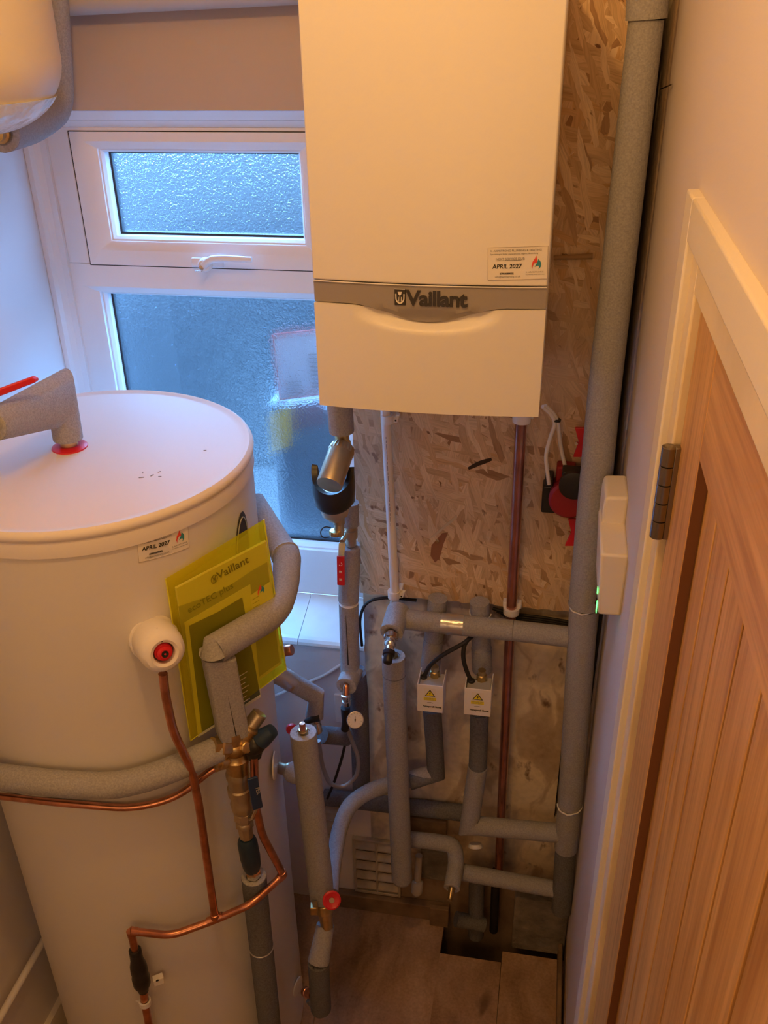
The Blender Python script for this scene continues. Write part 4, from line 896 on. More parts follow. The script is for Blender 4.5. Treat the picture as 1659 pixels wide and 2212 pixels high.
bm = new_bm(); obox(bm, (-0.4325, 1.32, 0.5758), (1, 0.2, 0), (0, 0, 1), (0.2, -1, 0), 0.016, 0.024, 0.02); obj('valve_block', bm, brass, wv, bevel=0.002)
hwc = Vector((-0.3888, 1.315, 0.6192)); hax = Vector((0.35, -0.72, 0.62)).normalized()
bm = new_bm(); lathe(bm, [(-0.004, 0.006), (-0.004, 0.017), (0.0, 0.0205), (0.005, 0.0205), (0.007, 0.017), (0.005, 0.013), (0.002, 0.0)], hwc, hax, 20); obj('handwheel', bm, red_pl, wv, smooth=True)
latheobj('wheel_screw', [(0.003, 0.007), (0.006, 0.006), (0.006, 0.0)], hwc, hax, chrome, wv, seg=12)
lf = thing('lower_branch_pipe', 'slit grey foam pipe below the red-wheeled valve, bending into the cylinder', 'insulated pipe', (-0.4334, 1.3, 0.2643))
l0 = Vector((-0.416, 1.345, 0.4898)); l1_ = Vector((-0.4252, 1.3, 0.417)); l2 = Vector((-0.4321, 1.31, 0.2259))
tubeobj('foam_sleeve', dens([l0, l1_], 0.04), [0.0205, 0.0250], foam, lf, seg=24, wob=0.02)
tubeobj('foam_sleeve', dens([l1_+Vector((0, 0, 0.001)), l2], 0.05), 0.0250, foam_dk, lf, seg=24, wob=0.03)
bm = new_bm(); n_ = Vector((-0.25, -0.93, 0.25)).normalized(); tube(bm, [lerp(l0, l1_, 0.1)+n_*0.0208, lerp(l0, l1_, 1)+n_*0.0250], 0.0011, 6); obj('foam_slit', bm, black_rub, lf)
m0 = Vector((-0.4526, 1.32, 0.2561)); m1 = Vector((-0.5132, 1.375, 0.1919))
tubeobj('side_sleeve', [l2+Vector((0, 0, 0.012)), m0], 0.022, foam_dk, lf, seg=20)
latheobj('copper_elbow', [(0, 0.011), (0.03, 0.011), (0.031, 0.0125), (0.045, 0.0125)], m0, along(m0, m1), copper, lf)
latheobj('boss_ring', [(0, 0.024), (0.003, 0.024), (0.004, 0.016)], Vector((-0.515, 1.387, 0.1774)), Vector((1, -0.2, 0)), white_tank, lf)
tubeobj('thin_tail_wire', [(-0.4484, 1.33, 0.2094), (-0.4629, 1.33, 0.1174)], 0.0022, chrome, lf)

# taped elbow between window and cylinder
te = thing('taped_elbow_pipe', 'short foam elbow bound with shiny tape between the cylinder and the window wall', 'insulated pipe', (-0.4616, 1.52, 0.9614))
g0 = Vector((-0.5449, 1.5, 1.0932)); g1 = Vector((-0.4561, 1.53, 1.0096)); g2 = Vector((-0.4637, 1.53, 0.9497))
tubeobj('foam_sleeve', [g0, g1, g2], 0.0205, foam, te, mitre=True, seg=24, wob=0.02)
bm = new_bm(); lathe(bm, [(0, 0.0212), (0.004, 0.0218), (0.030, 0.0214), (0.052, 0.0220), (0.054, 0.0208)], lerp(g0, g1, 0.06), along(g0, g1), 24)
for v in bm.verts: v.co += Vector((noise.noise(v.co*80), noise.noise(v.co*80+Vector((5, 0, 0))), noise.noise(v.co*80+Vector((0, 7, 0)))))*0.0012
obj('tape_wrap', bm, tape, te, smooth=True)
gv = thing('gate_valve', 'small chrome valve with black lever under the taped elbow', 'valve', (-0.4659, 1.53, 0.8902))
latheobj('valve_body', [(0, 0.010), (0.006, 0.012), (0.018, 0.012), (0.022, 0.009), (0.034, 0.012), (0.048, 0.012), (0.05, 0.008)], g2+Vector((0, 0, 0.004)), Vector((0.12, 0, -1)), chrome, gv, seg=10)
bm = new_bm(); tube(bm, [(-0.4783, 1.515, 0.9445), (-0.4613, 1.51, 0.9594), (-0.4476, 1.515, 0.961)], [0.007, 0.009], 10); obj('lever', bm, black_pl, gv, smooth=True)
fc = thing('short_level_pipe', 'short dark foam pipe behind the pressure gauge hose', 'insulated pipe', (-0.4359, 1.6, 0.8311))
tubeobj('foam_sleeve', [(-0.4709, 1.6, 0.8302), (-0.4231, 1.66, 0.7755)], 0.0215, foam_dk, fc, seg=22)
latheobj('red_knob', [(0, 0.011), (0.006, 0.013), (0.012, 0.011), (0.013, 0.0)], (-0.5091, 1.5, 0.9357), (0.2, -0.9, 0.3), red_pl, gv)
cb = tubeobj('white_cable', [(-0.6473, 1.78, 0.7716), (-0.5838, 1.785, 0.8099), (-0.5078, 1.785, 0.8545), (-0.4552, 1.785, 0.9026)], 0.0042, white_pl, None, rad=0.03); tag(cb, 'thin white cable clipped slantwise along the wall under the sill', 'cable')
lc = tubeobj('wall_pipe', [(-1.108, 0.6, 0.372), (-1.108, 1.6, 0.372)], 0.0085, white_pl); tag(lc, 'slim white pipe running low along the wall by the cylinder', 'pipe')
# ------------------------------------------------------------------ flow pipe, magnetic filter, gauge under the boiler's window side
fp = thing('filter_riser', 'grey foam stub and brass elbow hanging from the boiler above the filter', 'insulated pipe', (-0.3897, 1.6, 1.6135))
r0 = Vector((-0.396, 1.62, 1.6825)); r1 = Vector((-0.3942, 1.62, 1.6133))
tubeobj('foam_sleeve', [r0, r1], 0.0250, foam, fp, seg=26, wob=0.015); foam_end(fp, r1, along(r0, r1), 0.0250, 0.013)
latheobj('brass_tail', [(-0.01, 0.0145), (0.022, 0.0145), (0.024, 0.017), (0.034, 0.017)], r1, along(r0, r1), brass, fp, seg=16)
mf = thing('magnetic_filter', 'bronze magnetic filter with a black clip-on collar hanging below the boiler', 'filter', (-0.4035, 1.56, 1.4266))
f0 = Vector((-0.3909, 1.6, 1.5816)); f1 = Vector((-0.4011, 1.528, 1.5397)); af = along(f0, f1); lf_ = (f1-f0).length
bm = new_bm(); seg = 44; pr = [(-0.012, 0.018), (-0.008, 0.0235), (0.004, 0.0265), (0.008, 0.0265), (0.009, 0.0235)]
lathe(bm, pr, f0, af, seg)
for i, v in enumerate(bm.verts):
    rr = i // seg
    if 1 <= rr <= 3 and (i % seg) % 2: 
        ctr = f0 + af*((v.co-f0).dot(af)); v.co = ctr + (v.co-ctr)*0.955
obj('knurled_ring', bm, brass_dull, mf)
latheobj('barrel', [(0.006, 0.0255), (lf_*0.98, 0.0255), (lf_, 0.0250), (lf_, 0.0)], f0, af, brass_dull, mf, seg=40)
# cast body below, seen under the barrel
h0 = Vector((-0.4069, 1.585, 1.5236)); 
latheobj('filter_body', [(0.030, 0.020), (0.034, 0.0305), (0.062, 0.0305), (0.070, 0.0300), (0.084, 0.0265), (0.092, 0.017), (0.096, 0.0145)], h0+Vector((0, 0, 0.004)), (0, 0, -1), base_mat('pale_bronze', (0.52, 0.46, 0.36), 0.4, metal=0.5), mf, seg=36)
# U shaped black collar: half ring wrapped round the body front
bm = new_bm(); prof_o = []; N_ = 40
cxf, cyf, czt = h0.x, h0.y, h0.z+0.014
ro, ri = 0.0430, 0.0310
def topz(a):   # dips in front, horns at the sides
    s = max(0.0, math.cos(a)); return czt + 0.014 - 0.042*s**0.8
gt = []; 
for k in range(N_+1):
    a = -PI*0.52 + PI*1.04*k/N_
    dx_, dy_ = math.sin(a), -math.cos(a)
    zt_ = topz(a); zb_ = czt - 0.066 - 0.006*max(0,math.cos(a))**2
    row = [bm.verts.new((cxf+dx_*ri, cyf+dy_*ri, zt_)), bm.verts.new((cxf+dx_*ro, cyf+dy_*ro, zt_+0.001)), bm.verts.new((cxf+dx_*ro*1.01, cyf+dy_*ro*1.01, (zt_+zb_)/2)), bm.verts.new((cxf+dx_*ro*0.96, cyf+dy_*ro*0.96, zb_+0.004)), bm.verts.new((cxf+dx_*ro*0.82, cyf+dy_*ro*0.82, zb_-0.004)), bm.verts.new((cxf+dx_*ri*0.7, cyf+dy_*ri*0.7, zb_-0.002))]
    gt.append(row)
for k in range(N_):
    for j in range(6): bm.faces.new((gt[k][j], gt[k+1][j], gt[k+1][(j+1) % 6], gt[k][(j+1) % 6]))
bm.faces.new(gt[0]); bm.faces.new(gt[-1][::-1]); obj('magnet_collar', bm, black_pl, mf, smooth=True)
latheobj('drain_tail', [(0.09, 0.0125), (0.108, 0.0125), (0.110, 0.0095), (0.118, 0.0110), (0.126, 0.0110), (0.127, 0.0085), (0.136, 0.0085)], h0+Vector((0.003, 0, 0.008)), (0.04, 0, -1), brass_dull, mf, seg=12)
kn = Vector((-0.4062, 1.575, 1.4015))
bm = new_bm(); lathe(bm, [(0, 0.0120), (0.002, 0.0125), (0.008, 0.0125), (0.010, 0.0115), (0.010, 0.006)], kn, (0.05, 0, 1), 30)
for i, v in enumerate(bm.verts):
    if (i % 30) % 2: v.co = kn + Vector(((v.co.x-kn.x)*0.95, (v.co.y-kn.y)*0.95, v.co.z-kn.z))
obj('drain_cap', bm, brass, mf)
bm = new_bm(); tube(bm, [(-0.4102, 1.56, 1.426), (-0.4232, 1.555, 1.431), (-0.4317, 1.552, 1.4191), (-0.4276, 1.552, 1.4053), (-0.4141, 1.56, 1.404)], 0.0012, 8, rad=0.012); obj('cap_strap', bm, black_rub, mf, smooth=True)
br_ = thing('window_side_riser', 'grey foam riser with white tape band beside the strand board edge', 'insulated pipe', (-0.4082, 1.7, 0.5861))
s0 = Vector((-0.3973, 1.67, 1.3321)); s1 = Vector((-0.4071, 1.67, 1.1762)); s2_ = Vector((-0.411, 1.67, 0.9452)); 
tubeobj('foam_sleeve', [(-0.3939, 1.67, 1.427), (-0.3959, 1.67, 1.3715)], 0.0180, foam, br_, seg=22, wob=0.02)
latheobj('brass_valve', [(0, 0.0125), (0.012, 0.0125), (0.014, 0.0155), (0.032, 0.0155), (0.034, 0.012), (0.052, 0.012)], (-0.3958, 1.67, 1.3738), (0, 0, -1), brass_dull, br_, seg=14)
tubeobj('foam_sleeve', dens([(-0.3988, 1.67, 1.318), s1], 0.04), 0.0235, foam, br_, seg=26, wob=0.02); foam_end(br_, (-0.3988, 1.67, 1.318), (0, 0, 1), 0.0235, 0.012)
bm = new_bm(); lathe(bm, [(0.003, 0.0225), (0.002, 0.0205), (-0.008, 0.0205), (-0.0085, 0.0225)], s1+Vector((0, 0, 0.0005)), (0, 0, 1), 26); obj('white_tape_band', bm, white_tape, br_, smooth=True)
tubeobj('foam_sleeve', dens([s1-Vector((0, 0, 0.008)), s2_], 0.05), 0.0225, foam, br_, seg=26, wob=0.02)
bm = new_bm(); tube(bm, [(-0.4094, 1.647, 1.1489), (-0.4091, 1.6465, 1.0108)], [0.0004, 0.0016], 6); obj('foam_slit', bm, black_rub, br_)
tubeobj('foam_sleeve', dens([s2_+Vector((0.010, 0.02, 0.01)), (-0.4038, 1.72, 0.8622), (-0.4061, 1.72, 0.5499)], 0.06), 0.0235, foam_dk, br_, seg=24, wob=0.03)
lvr = thing('red_lever_valve', 'ball valve lever with red grip hanging in front of the riser by the window', 'valve lever', (-0.4058, 1.6, 1.2643))
bm = new_bm(); a = Vector((-0.4073, 1.635, 1.3472)); b = Vector((-0.4065, 1.618, 1.3218)); plate(bm, [a+Vector((-0.007, 0, 0)), a+Vector((0.008, 0, 0)), b+Vector((0.0065, 0, 0)), b+Vector((-0.0065, 0, 0))], (0, -1, 0), 0.0025); tube(bm, [a+Vector((0, 0.03, 0.002)), a+Vector((0, 0.0, 0.002))], 0.006, 12); obj('lever_arm', bm, chrome, lvr, bevel=0.0006)
a = Vector((-0.4072, 1.617, 1.3247)); b = Vector((-0.4079, 1.612, 1.2551))
bm = new_bm(); obox(bm, (a+b)/2, (1, 0, 0), (a-b), (0, -1, 0), 0.0165, (a-b).length, 0.007); obj('lever_grip', bm, red_pl, lvr, bevel=0.0015)
for k, s in enumerate(['C', 'mm', 'x']):
    bm = new_bm(); c = lerp(a, b, 0.25+0.27*k)+Vector((0, -0.0039, 0))
    if k == 0: tube(bm, [c+Vector((math.cos(t)*0.0035, 0, math.sin(t)*0.004)) for t in [-2.6+0.42*i for i in range(10)]], 0.0006, 6)
    else:
        for j in (-1, 0, 1): tube(bm, [c+Vector((-0.003, 0, j*0.0022)), c+Vector((0.003, 0, j*0.0022))], 0.0006, 6)
    obj('grip_marking', bm, paper, lvr)

# filling loop with pressure gauge
el = thing('filling_elbow', 'foam-sleeved elbow with bare copper showing, above the pressure gauge', 'insulated pipe', (-0.4069, 1.62, 0.9726))
a = Vector((-0.4081, 1.665, 0.9663)); b = Vector((-0.4105, 1.625, 0.9653)); ax = along(a, b)
tubeobj('foam_sleeve', [a+Vector((0.004, 0.014, 0.012)), a, b], 0.0240, foam, el, rad=0.01, seg=26, wob=0.03); foam_end(el, b, ax, 0.0240, 0.0140, depth=0.02)
tubeobj('copper_pipe', [b-ax*0.016, b+ax*0.001+Vector((0, 0, 0.004)), (-0.4088, 1.61, 0.9505)], 0.0078, copper, el, rad=0.012)
latheobj('chrome_nut', [(0, 0.0085), (0.001, 0.011), (0.008, 0.011), (0.009, 0.0085), (0.018, 0.0085), (0.019, 0.0105), (0.030, 0.0105), (0.031, 0.008)], (-0.4087, 1.61, 0.9532), (0.03, 0, -1), chrome, el, seg=10)
pg = thing('pressure_gauge', 'round white-faced pressure gauge on a black filling valve', 'pressure gauge', (-0.4012, 1.6, 0.8578))
bm = new_bm(); tube(bm, [(-0.4113, 1.61, 0.9141), (-0.4108, 1.61, 0.869), (-0.4151, 1.61, 0.8454)], [0.0115, 0.0095], 16, rad=0.01); obj('valve_body', bm, black_pl, pg, smooth=True)
gc = Vector((-0.3808, 1.575, 0.9111)); ga = Vector((0.30, -0.80, 0.50)).normalized()
latheobj('gauge_case', [(-0.028, 0.0135), (-0.010, 0.0170), (-0.004, 0.0190), (-0.0005, 0.0195)], gc, ga, black_pl, pg, seg=32)
latheobj('gauge_bezel', [(0.000, 0.0198), (0.003, 0.0198), (0.0035, 0.0184), (0.001, 0.0182), (0.000, 0.0198)], gc, ga, chrome, pg, seg=32)
latheobj('dial_face', [(0.0, 0.0186), (0.0014, 0.0186), (0.0014, 0.0)], gc, ga, white_pl, pg, seg=32)
gu = Vector((0.9, 0.35, 0.0)); gu = (gu-ga*gu.dot(ga)).normalized(); gvv = ga.cross(gu)
bm = new_bm(); tube(bm, [gc+ga*0.0021-gu*0.001-gvv*0.005, gc+ga*0.0021+gu*0.001+gvv*0.009], [0.0012, 0.0004], 6); lathe(bm, [(0.0012, 0.0022), (0.0024, 0.0018), (0.0024, 0.0)], gc, ga, 12); obj('needle', bm, black_ink, pg)
bm = new_bm()
for k in range(11):
    t = -0.8 + k*0.47; d = gu*math.cos(t)+gvv*math.sin(t); tube(bm, [gc+ga*0.0016+d*0.0132, gc+ga*0.0016+d*0.0165], 0.00035, 5)
obj('dial_marks', bm, grey_ink, pg)
hs = tubeobj('braided_hose', [(-0.4113, 1.61, 0.8575), (-0.4019, 1.62, 0.8033), (-0.3855, 1.62, 0.7463), (-0.3931, 1.62, 0.687), (-0.426, 1.61, 0.6542), (-0.4552, 1.59, 0.6819), (-0.465, 1.57, 0.7592), (-0.4668, 1.56, 0.8486)], 0.0052, braid, None, rad=0.03, seg=12); tag(hs, 'looped braided steel hose hanging below the pressure gauge', 'hose')
bcb = tubeobj('black_cable', [(-0.4344, 1.7, 0.7374), (-0.4533, 1.71, 0.6499), (-0.4823, 1.73, 0.5439), (-0.5237, 1.76, 0.4167)], 0.0036, black_rub, None, rad=0.03, seg=10); tag(bcb, 'straight black cable slanting down behind the braided hose', 'cable')
wp = boxobj('wall_plate', ((-0.4842, 1.785, 0.7038)[0], 1.782, (-0.484, 1.785, 0.707)[2]), ((-0.4605, 1.785, 0.8004)[0], 1.7905, (-0.4801, 1.785, 0.7978)[2]), white_pl, None, bevel=0.002); tag(wp, 'blank white plate on the blue-lit wall beside the pressure gauge', 'wall plate')

# ------------------------------------------------------------------ tall riser by the door wall
rs = thing('tall_riser', 'tall thick grey foam riser running full height in the corner by the plaster edge', 'insulated pipe', (0.1353, 1.68, 0.2342))
q = [Vector((0.1059, 1.68, 2.3842)), Vector((0.1092, 1.68, 2.3204)), Vector((0.105, 1.68, 1.6958)), Vector((0.1098, 1.68, 1.2124)), Vector((0.125, 1.68, 0.6941)), Vector((0.1265, 1.68, 0.6199)), Vector((0.1282, 1.68, 0.4671)), Vector((0.1353, 1.68, 0.2342))]
tubeobj('foam_sleeve', dens([q[0], q[1]], 0.06), 0.0320, foam, rs, seg=30, wob=0.015)
tubeobj('foam_sleeve', dens([q[1]-Vector((0, 0, 0.001)), q[2], q[3]], 0.08), [0.0275, 0.0335], foam, rs, seg=30, wob=0.015)
tubeobj('foam_sleeve', dens([q[3]-Vector((0, 0, 0.005)), q[4], q[5]], 0.08), [0.0310, 0.0295], foam, rs, seg=30, wob=0.02)
tubeobj('foam_sleeve', dens([q[5]-Vector((0, 0, 0.003)), q[6]], 0.05), 0.0290, foam, rs, seg=30, wob=0.02)
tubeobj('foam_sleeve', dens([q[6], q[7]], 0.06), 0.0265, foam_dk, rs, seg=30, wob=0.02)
for p, r, nm in ((q[3], 0.031, 'torn_tape'), (q[5], 0.030, 'torn_tape')):
    bm = new_bm(); pts = []
    for k in range(15):
        a = -PI*0.98 + k*PI*0.085; pts.append(p+Vector((math.cos(a)*r, math.sin(a)*r, -0.0015-0.004*math.sin(k*0.45)+0.0015*math.sin(k*2.1))))
    tube(bm, pts, [0.0024, 0.0012], 8); obj(nm, bm, white_tape, rs, smooth=True)

# level branch pipes
hb = thing('upper_branch_pipe', 'level grey foam pipe under the strand board with a shiny tape patch', 'insulated pipe', (-0.0969, 1.69, 1.0897))
a = Vector((-0.2911, 1.7, 1.1158)); b = Vector((-0.0383, 1.695, 1.116)); c = Vector((0.0841, 1.69, 1.1161))
tubeobj('foam_sleeve', dens([a, b], 0.05), 0.0240, foam, hb, seg=26, wob=0.015)
tubeobj('foam_sleeve', dens([b+(c-b)*0.008, c], 0.05), 0.0235, foam, hb, seg=26, wob=0.015)
t_a = lerp(a, b, (955-868)/240); t_b = lerp(a, b, (1003-868)/240)
bm = new_bm(); tube(bm, dens([t_a, t_b], 0.008), 0.02455, 26)
for v in bm.verts: v.co += Vector((0, -1, 0))*0.0004*noise.noise(v.co*120)
obj('foil_tape', bm, tape, hb, smooth=True)
tt = thing('drain_tee', 'foam-covered tee with chrome drain cock and black cap pointing at the floor', 'drain cock', (-0.3004, 1.58, 1.0842))
a = Vector((-0.3011, 1.715, 1.1288)); b = Vector((-0.3051, 1.645, 1.1164)); ax = along(a, b)
tubeobj('foam_sleeve', dens([a, b], 0.02), 0.0265, foam, tt, seg=28, wob=0.025); foam_end(tt, b, ax, 0.0265, 0.015)
cA = b; cB = Vector((-0.3025, 1.575, 1.0852)); ax = along(cA, cB); L = (cB-cA).length
latheobj('chrome_cock', [(-0.006, 0.0125), (0.004, 0.0125), (0.006, 0.0165), (0.016, 0.0165), (0.018, 0.0125), (0.024, 0.0135), (L*0.42, 0.0135), (L*0.48, 0.0105), (L*0.6, 0.0125), (L*0.66, 0.010)], cA, ax, chrome, tt, seg=14)
bm = new_bm(); lathe(bm, [(L*0.62, 0.0125), (L*0.63, 0.0138), (L*0.75, 0.0138), (L*0.77, 0.0105), (L*0.98, 0.0102), (L, 0.009), (L, 0.0)], cA, ax, 24)
obj('black_cap', bm, black_pl, tt, smooth=True)
va = thing('central_drop_pipe', 'long upright grey foam pipe with a rounded foot, below the drain tee', 'insulated pipe', (-0.2877, 1.64, 0.2866))
a = Vector((-0.3036, 1.655, 1.0414)); b = Vector((-0.2874, 1.64, 0.3318))
tubeobj('foam_sleeve', dens([a, b, b-Vector((0, 0, 0.012))], 0.07), 0.0270, foam, va, seg=28, wob=0.015)
bm = new_bm(); lathe(bm, [(0, 0.0268), (0.008, 0.025), (0.015, 0.018), (0.019, 0.008), (0.02, 0.0)], b-Vector((0, 0, 0.011)), (0, 0, -1), 28); obj('rounded_foot', bm, foam, va, smooth=True)
foam_end(va, a, (0, 0, 1), 0.0270, 0.014)
latheobj('brass_insert', [(-0.01, 0.011), (0.006, 0.011), (0.007, 0.008)], a, (0, 0, 1), brass, va, seg=6)
bm = new_bm(); lathe(bm, [(0, 0.0274), (0.0008, 0.0276), (0.0016, 0.0274)], lerp(a, b, 0.07), (0, 0, 1), 28); obj('sleeve_joint', bm, foam_dk, va, smooth=True)

# zone valves
def zone_valve(px_tl, px_tr, px_bl, px_br, py_back, label, name='zone_valve', pipe_top=None):
    f = 1.625
    tl = Vector(px_tl); tr = Vector(px_tr); bl = Vector(px_bl); br2 = Vector(px_br)
    x0, x1 = (tl.x+bl.x)/2, (tr.x+br2.x)/2; z1 = (tl.z+tr.z)/2; z0 = (bl.z+br2.z)/2; f = tl.y
    z = thing(name, label, 'motorised valve', ((x0+x1)/2, f+0.04, z0), 'motorised heating valves below the strand board')
    d = 0.062
    bm = new_bm()
    box(bm, (x0, f, z0), (x1, f+0.0022, z1)); box(bm, (x0, f+0.0022, z0), (x0+0.0022, f+d, z1)); box(bm, (x1-0.0022, f+0.0022, z0), (x1, f+d, z1)); box(bm, (x0+0.0022, f+0.0022, z0), (x1-0.0022, f+d, z0+0.002))
    obj('cover', bm, white_pl, z, bevel=0.0012)
    bm = new_bm(); box(bm, (x0+0.003, f+0.004, z0+0.003), (x1-0.003, f+d-0.002, z1-0.012)); obj('motor_head', bm, grey_pl, z, bevel=0.002)
    latheobj('brass_spindle', [(0, 0.012), (0.016, 0.012), (0.018, 0.009), (0.030, 0.009)], ((x0+x1)/2+0.004, f+d*0.80, z1-0.014), (0, 0, 1), brass, z, seg=8)
    for s in (-0.4, 0.75): latheobj('screw', [(0, 0.0028), (0.002, 0.0026), (0.002, 0)], ((x0+x1)/2+s*0.02, f+d*0.75, z1-0.012), (0, 0, 1), chrome, z, seg=10)
    w = x1-x0; h = z1-z0; n = Vector((0, -1, 0)); y = f-0.0003
    bm = new_bm(); xs, zs = x0+w*0.27, z0+h*0.42
    box(bm, (xs, y-0.0003, zs+0.012), (xs+w*0.46, y, zs+h*0.46)); obj('warning_sticker', bm, paper, z)
    bm = new_bm(); box(bm, (xs-0.001, y-0.0004, zs+0.0015), (xs+w*0.47, y-0.0001, zs+0.0105)); obj('yellow_strip', bm, yellow, z)
    cx = xs+w*0.23; cz = zs+0.0145; s = w*0.20
    bm = new_bm(); plate(bm, [(cx-s, y-0.0004, cz), (cx+s, y-0.0004, cz), (cx, y-0.0004, cz+s*1.6)], n, 0.0003); obj('triangle_border', bm, black_ink, z)
    bm = new_bm(); plate(bm, [(cx-s*0.74, y-0.0008, cz+s*0.16), (cx+s*0.74, y-0.0008, cz+s*0.16), (cx, y-0.0008, cz+s*1.34)], n, 0.0003); obj('yellow_triangle', bm, yellow, z)
    bm = new_bm(); q_ = [(0.05, 1.05), (-0.22, 0.62), (-0.02, 0.66), (-0.12, 0.26), (0.22, 0.76), (0.03, 0.72), (0.16, 1.0)]
    plate(bm, [(cx+a_*s, y-0.0012, cz+b_*s) for a_, b_ in q_], n, 0.0003); obj('lightning_bolt', bm, black_ink, z)
    text('strip_print', 'DANGER 230V', 0.0042, (xs+0.0005, y-0.0006, zs+0.0065), (1, 0, 0), (0, 0, 1), grey_ink, z, ext=0.0001)
    text('strip_print', 'ISOLATE SUPPLY', 0.0036, (xs+0.0003, y-0.0006, zs+0.0025), (1, 0, 0), (0, 0, 1), grey_ink, z, ext=0.0001)
    bm = new_bm(); tube(bm, [((x0+x1)/2+w*0.12*math.cos(a_), y-0.0003, z0+h*0.33+w*0.05*math.sin(a_)) for a_ in [0.3+0.25*i for i in range(11)]], 0.0003, 5); obj('maker_mark', bm, black_ink, z)
    text('maker_name', 'Honeywell Home', 0.0060, (x0+w*0.22, y-0.0003, z0+h*0.19), (1, 0, 0), (0, 0, 1), black_ink, z, ext=0.0002, off=0.0002)
    return z
zone_valve((-0.2437, 1.62, 0.9968), (-0.1846, 1.62, 0.998), (-0.2437, 1.62, 0.9192), (-0.1835, 1.62, 0.9193), 0, 'white motorised valve box with hazard sticker nearer the drain tee')
zone_valve((-0.1375, 1.62, 0.9989), (-0.0764, 1.62, 1.0017), (-0.1346, 1.62, 0.9249), (-0.0743, 1.62, 0.9224), 0, 'white motorised valve box with hazard sticker nearer the red-brown copper pipe')
def cable(name, pts, r, label, mat=black_rub, rad=0.02):
    o = tubeobj(name, pts, r, mat, None, rad=rad, seg=12); tag(o, label, 'cable'); return o
cable('valve_cable', [(-0.1271, 1.7, 1.0892), (-0.1421, 1.672, 1.0874), (-0.1931, 1.665, 1.0513), (-0.2247, 1.665, 1.0142), (-0.2357, 1.66, 0.9789)], 0.0050, 'black cable arching into the valve box nearer the drain tee')
cable('valve_cable', [(-0.1312, 1.7, 1.0861), (-0.1451, 1.672, 1.0819), (-0.1455, 1.665, 1.044), (-0.1337, 1.662, 1.0081), (-0.1222, 1.66, 0.9829)], 0.0050, 'black cable dropping into the valve box nearer the red-brown pipe')
for pa, lb in (((914, 1466), 0), ((1018, 1472), 1)): pass
latheobj('cable_gland', [(0, 0.0088), (0.012, 0.0085), (0.014, 0.006)], (-0.2357, 1.66, 0.9762), (0.1, 0, 1), black_rub, bpy.data.objects['zone_valve'])
latheobj('cable_gland', [(0, 0.0088), (0.012, 0.0085), (0.014, 0.006)], (-0.1232, 1.66, 0.9801), (-0.15, 0, 1), black_rub, bpy.data.objects['zone_valve.001'])

# pipes feeding the zone valves
def stub(label, pts, rr, mats, name='valve_pipe', collar=None):
    t = thing(name, label, 'insulated pipe', pts[-1])
    for (p, r, m) in zip([pts[i:i+2] for i in range(len(pts)-1)], rr, mats):
        tubeobj('foam_sleeve', dens(p, 0.05), r, m, t, seg=26, wob=0.02)
    return t
v1 = stub('grey foam pipe coming down behind the level branch to the first valve box', [(-0.213, 1.735, 1.158), (-0.2215, 1.735, 1.0418), (-0.2296, 1.735, 0.9516)], [0.0225, 0.0235], [foam, foam])
v2 = stub('grey foam pipe with a pale tape edge coming down to the second valve box', [(-0.1178, 1.735, 1.1579), (-0.1092, 1.735, 1.0283), (-0.1049, 1.735, 0.9647)], [0.0225, 0.0240], [foam, foam])
bm = new_bm(); p = Vector((-0.1148, 1.735, 1.1302)); tube(bm, [p+Vector((math.cos(a)*0.0245, math.sin(a)*0.0245, 0.004*math.sin(a*3))) for a in [-PI*1.05+0.2*i for i in range(17)]], 0.0013, 6); obj('tape_edge', bm, white_tape, v2)
za = thing('valve_drop_pipe', 'dark grey foam pipe dropping from the first valve box to a mitred bend', 'insulated pipe', (-0.2023, 1.72, 0.6001))
tubeobj('foam_sleeve', dens([(-0.2216, 1.715, 0.8477), (-0.2156, 1.72, 0.7396)], 0.06) + [Vector((-0.2104, 1.725, 0.6229)), Vector((-0.276, 1.7, 0.6111)), ], 0.0225, foam_dk, za, mitre=True, seg=26)
cvp = thing('drooping_pipe', 'long grey foam pipe drooping in a curve from the mitred bend to the red-wheeled valve', 'insulated pipe', (-0.4173, 1.4, 0.5292))
tubeobj('foam_sleeve', [(-0.2243, 1.722, 0.6236), (-0.3356, 1.69, 0.5967), (-0.3816, 1.66, 0.5951), (-0.4129, 1.62, 0.5906), (-0.422, 1.58, 0.5861), (-0.4264, 1.54, 0.5725), (-0.4234, 1.48, 0.5606), (-0.4147, 1.4, 0.5377)], [0.0215, 0.0185], foam, cvp, rad=0.09, seg=26, wob=0.015)
zb = thing('valve_elbow_pipe', 'grey foam pipe below the second valve box turning level towards the corner riser', 'insulated pipe', (-0.1224, 1.69, 0.4801))
k0 = Vector((-0.1058, 1.715, 0.8494)); k1 = Vector((-0.1038, 1.7, 0.6896)); k2 = Vector((-0.1177, 1.685, 0.4998)); k3 = Vector((0.1132, 1.685, 0.5121))
tubeobj('foam_sleeve', dens([k0, k1], 0.06), 0.0225, foam_dk, zb, seg=26, wob=0.02)
tubeobj('foam_sleeve', dens([k1, lerp(k1, k2, 0.9)], 0.05) + [k2, ] + dens([lerp(k2, k3, 0.1), k3], 0.05), 0.0243, foam, zb, mitre=True, seg=26)
hc = thing('lower_branch_run', 'level grey foam pipe near the floor running into the corner riser', 'insulated pipe', (-0.005, 1.69, 0.2655))
tubeobj('foam_sleeve', dens([(-0.1452, 1.69, 0.3151), (0.1208, 1.69, 0.2971)], 0.05), 0.0222, foam, hc, seg=26, wob=0.02)
fe = thing('floor_elbow_pipe', 'grey foam elbow near the floor ending in a small brass drain', 'insulated pipe', (-0.1521, 1.62, 0.3212))
e2 = Vector((-0.1523, 1.62, 0.3336))
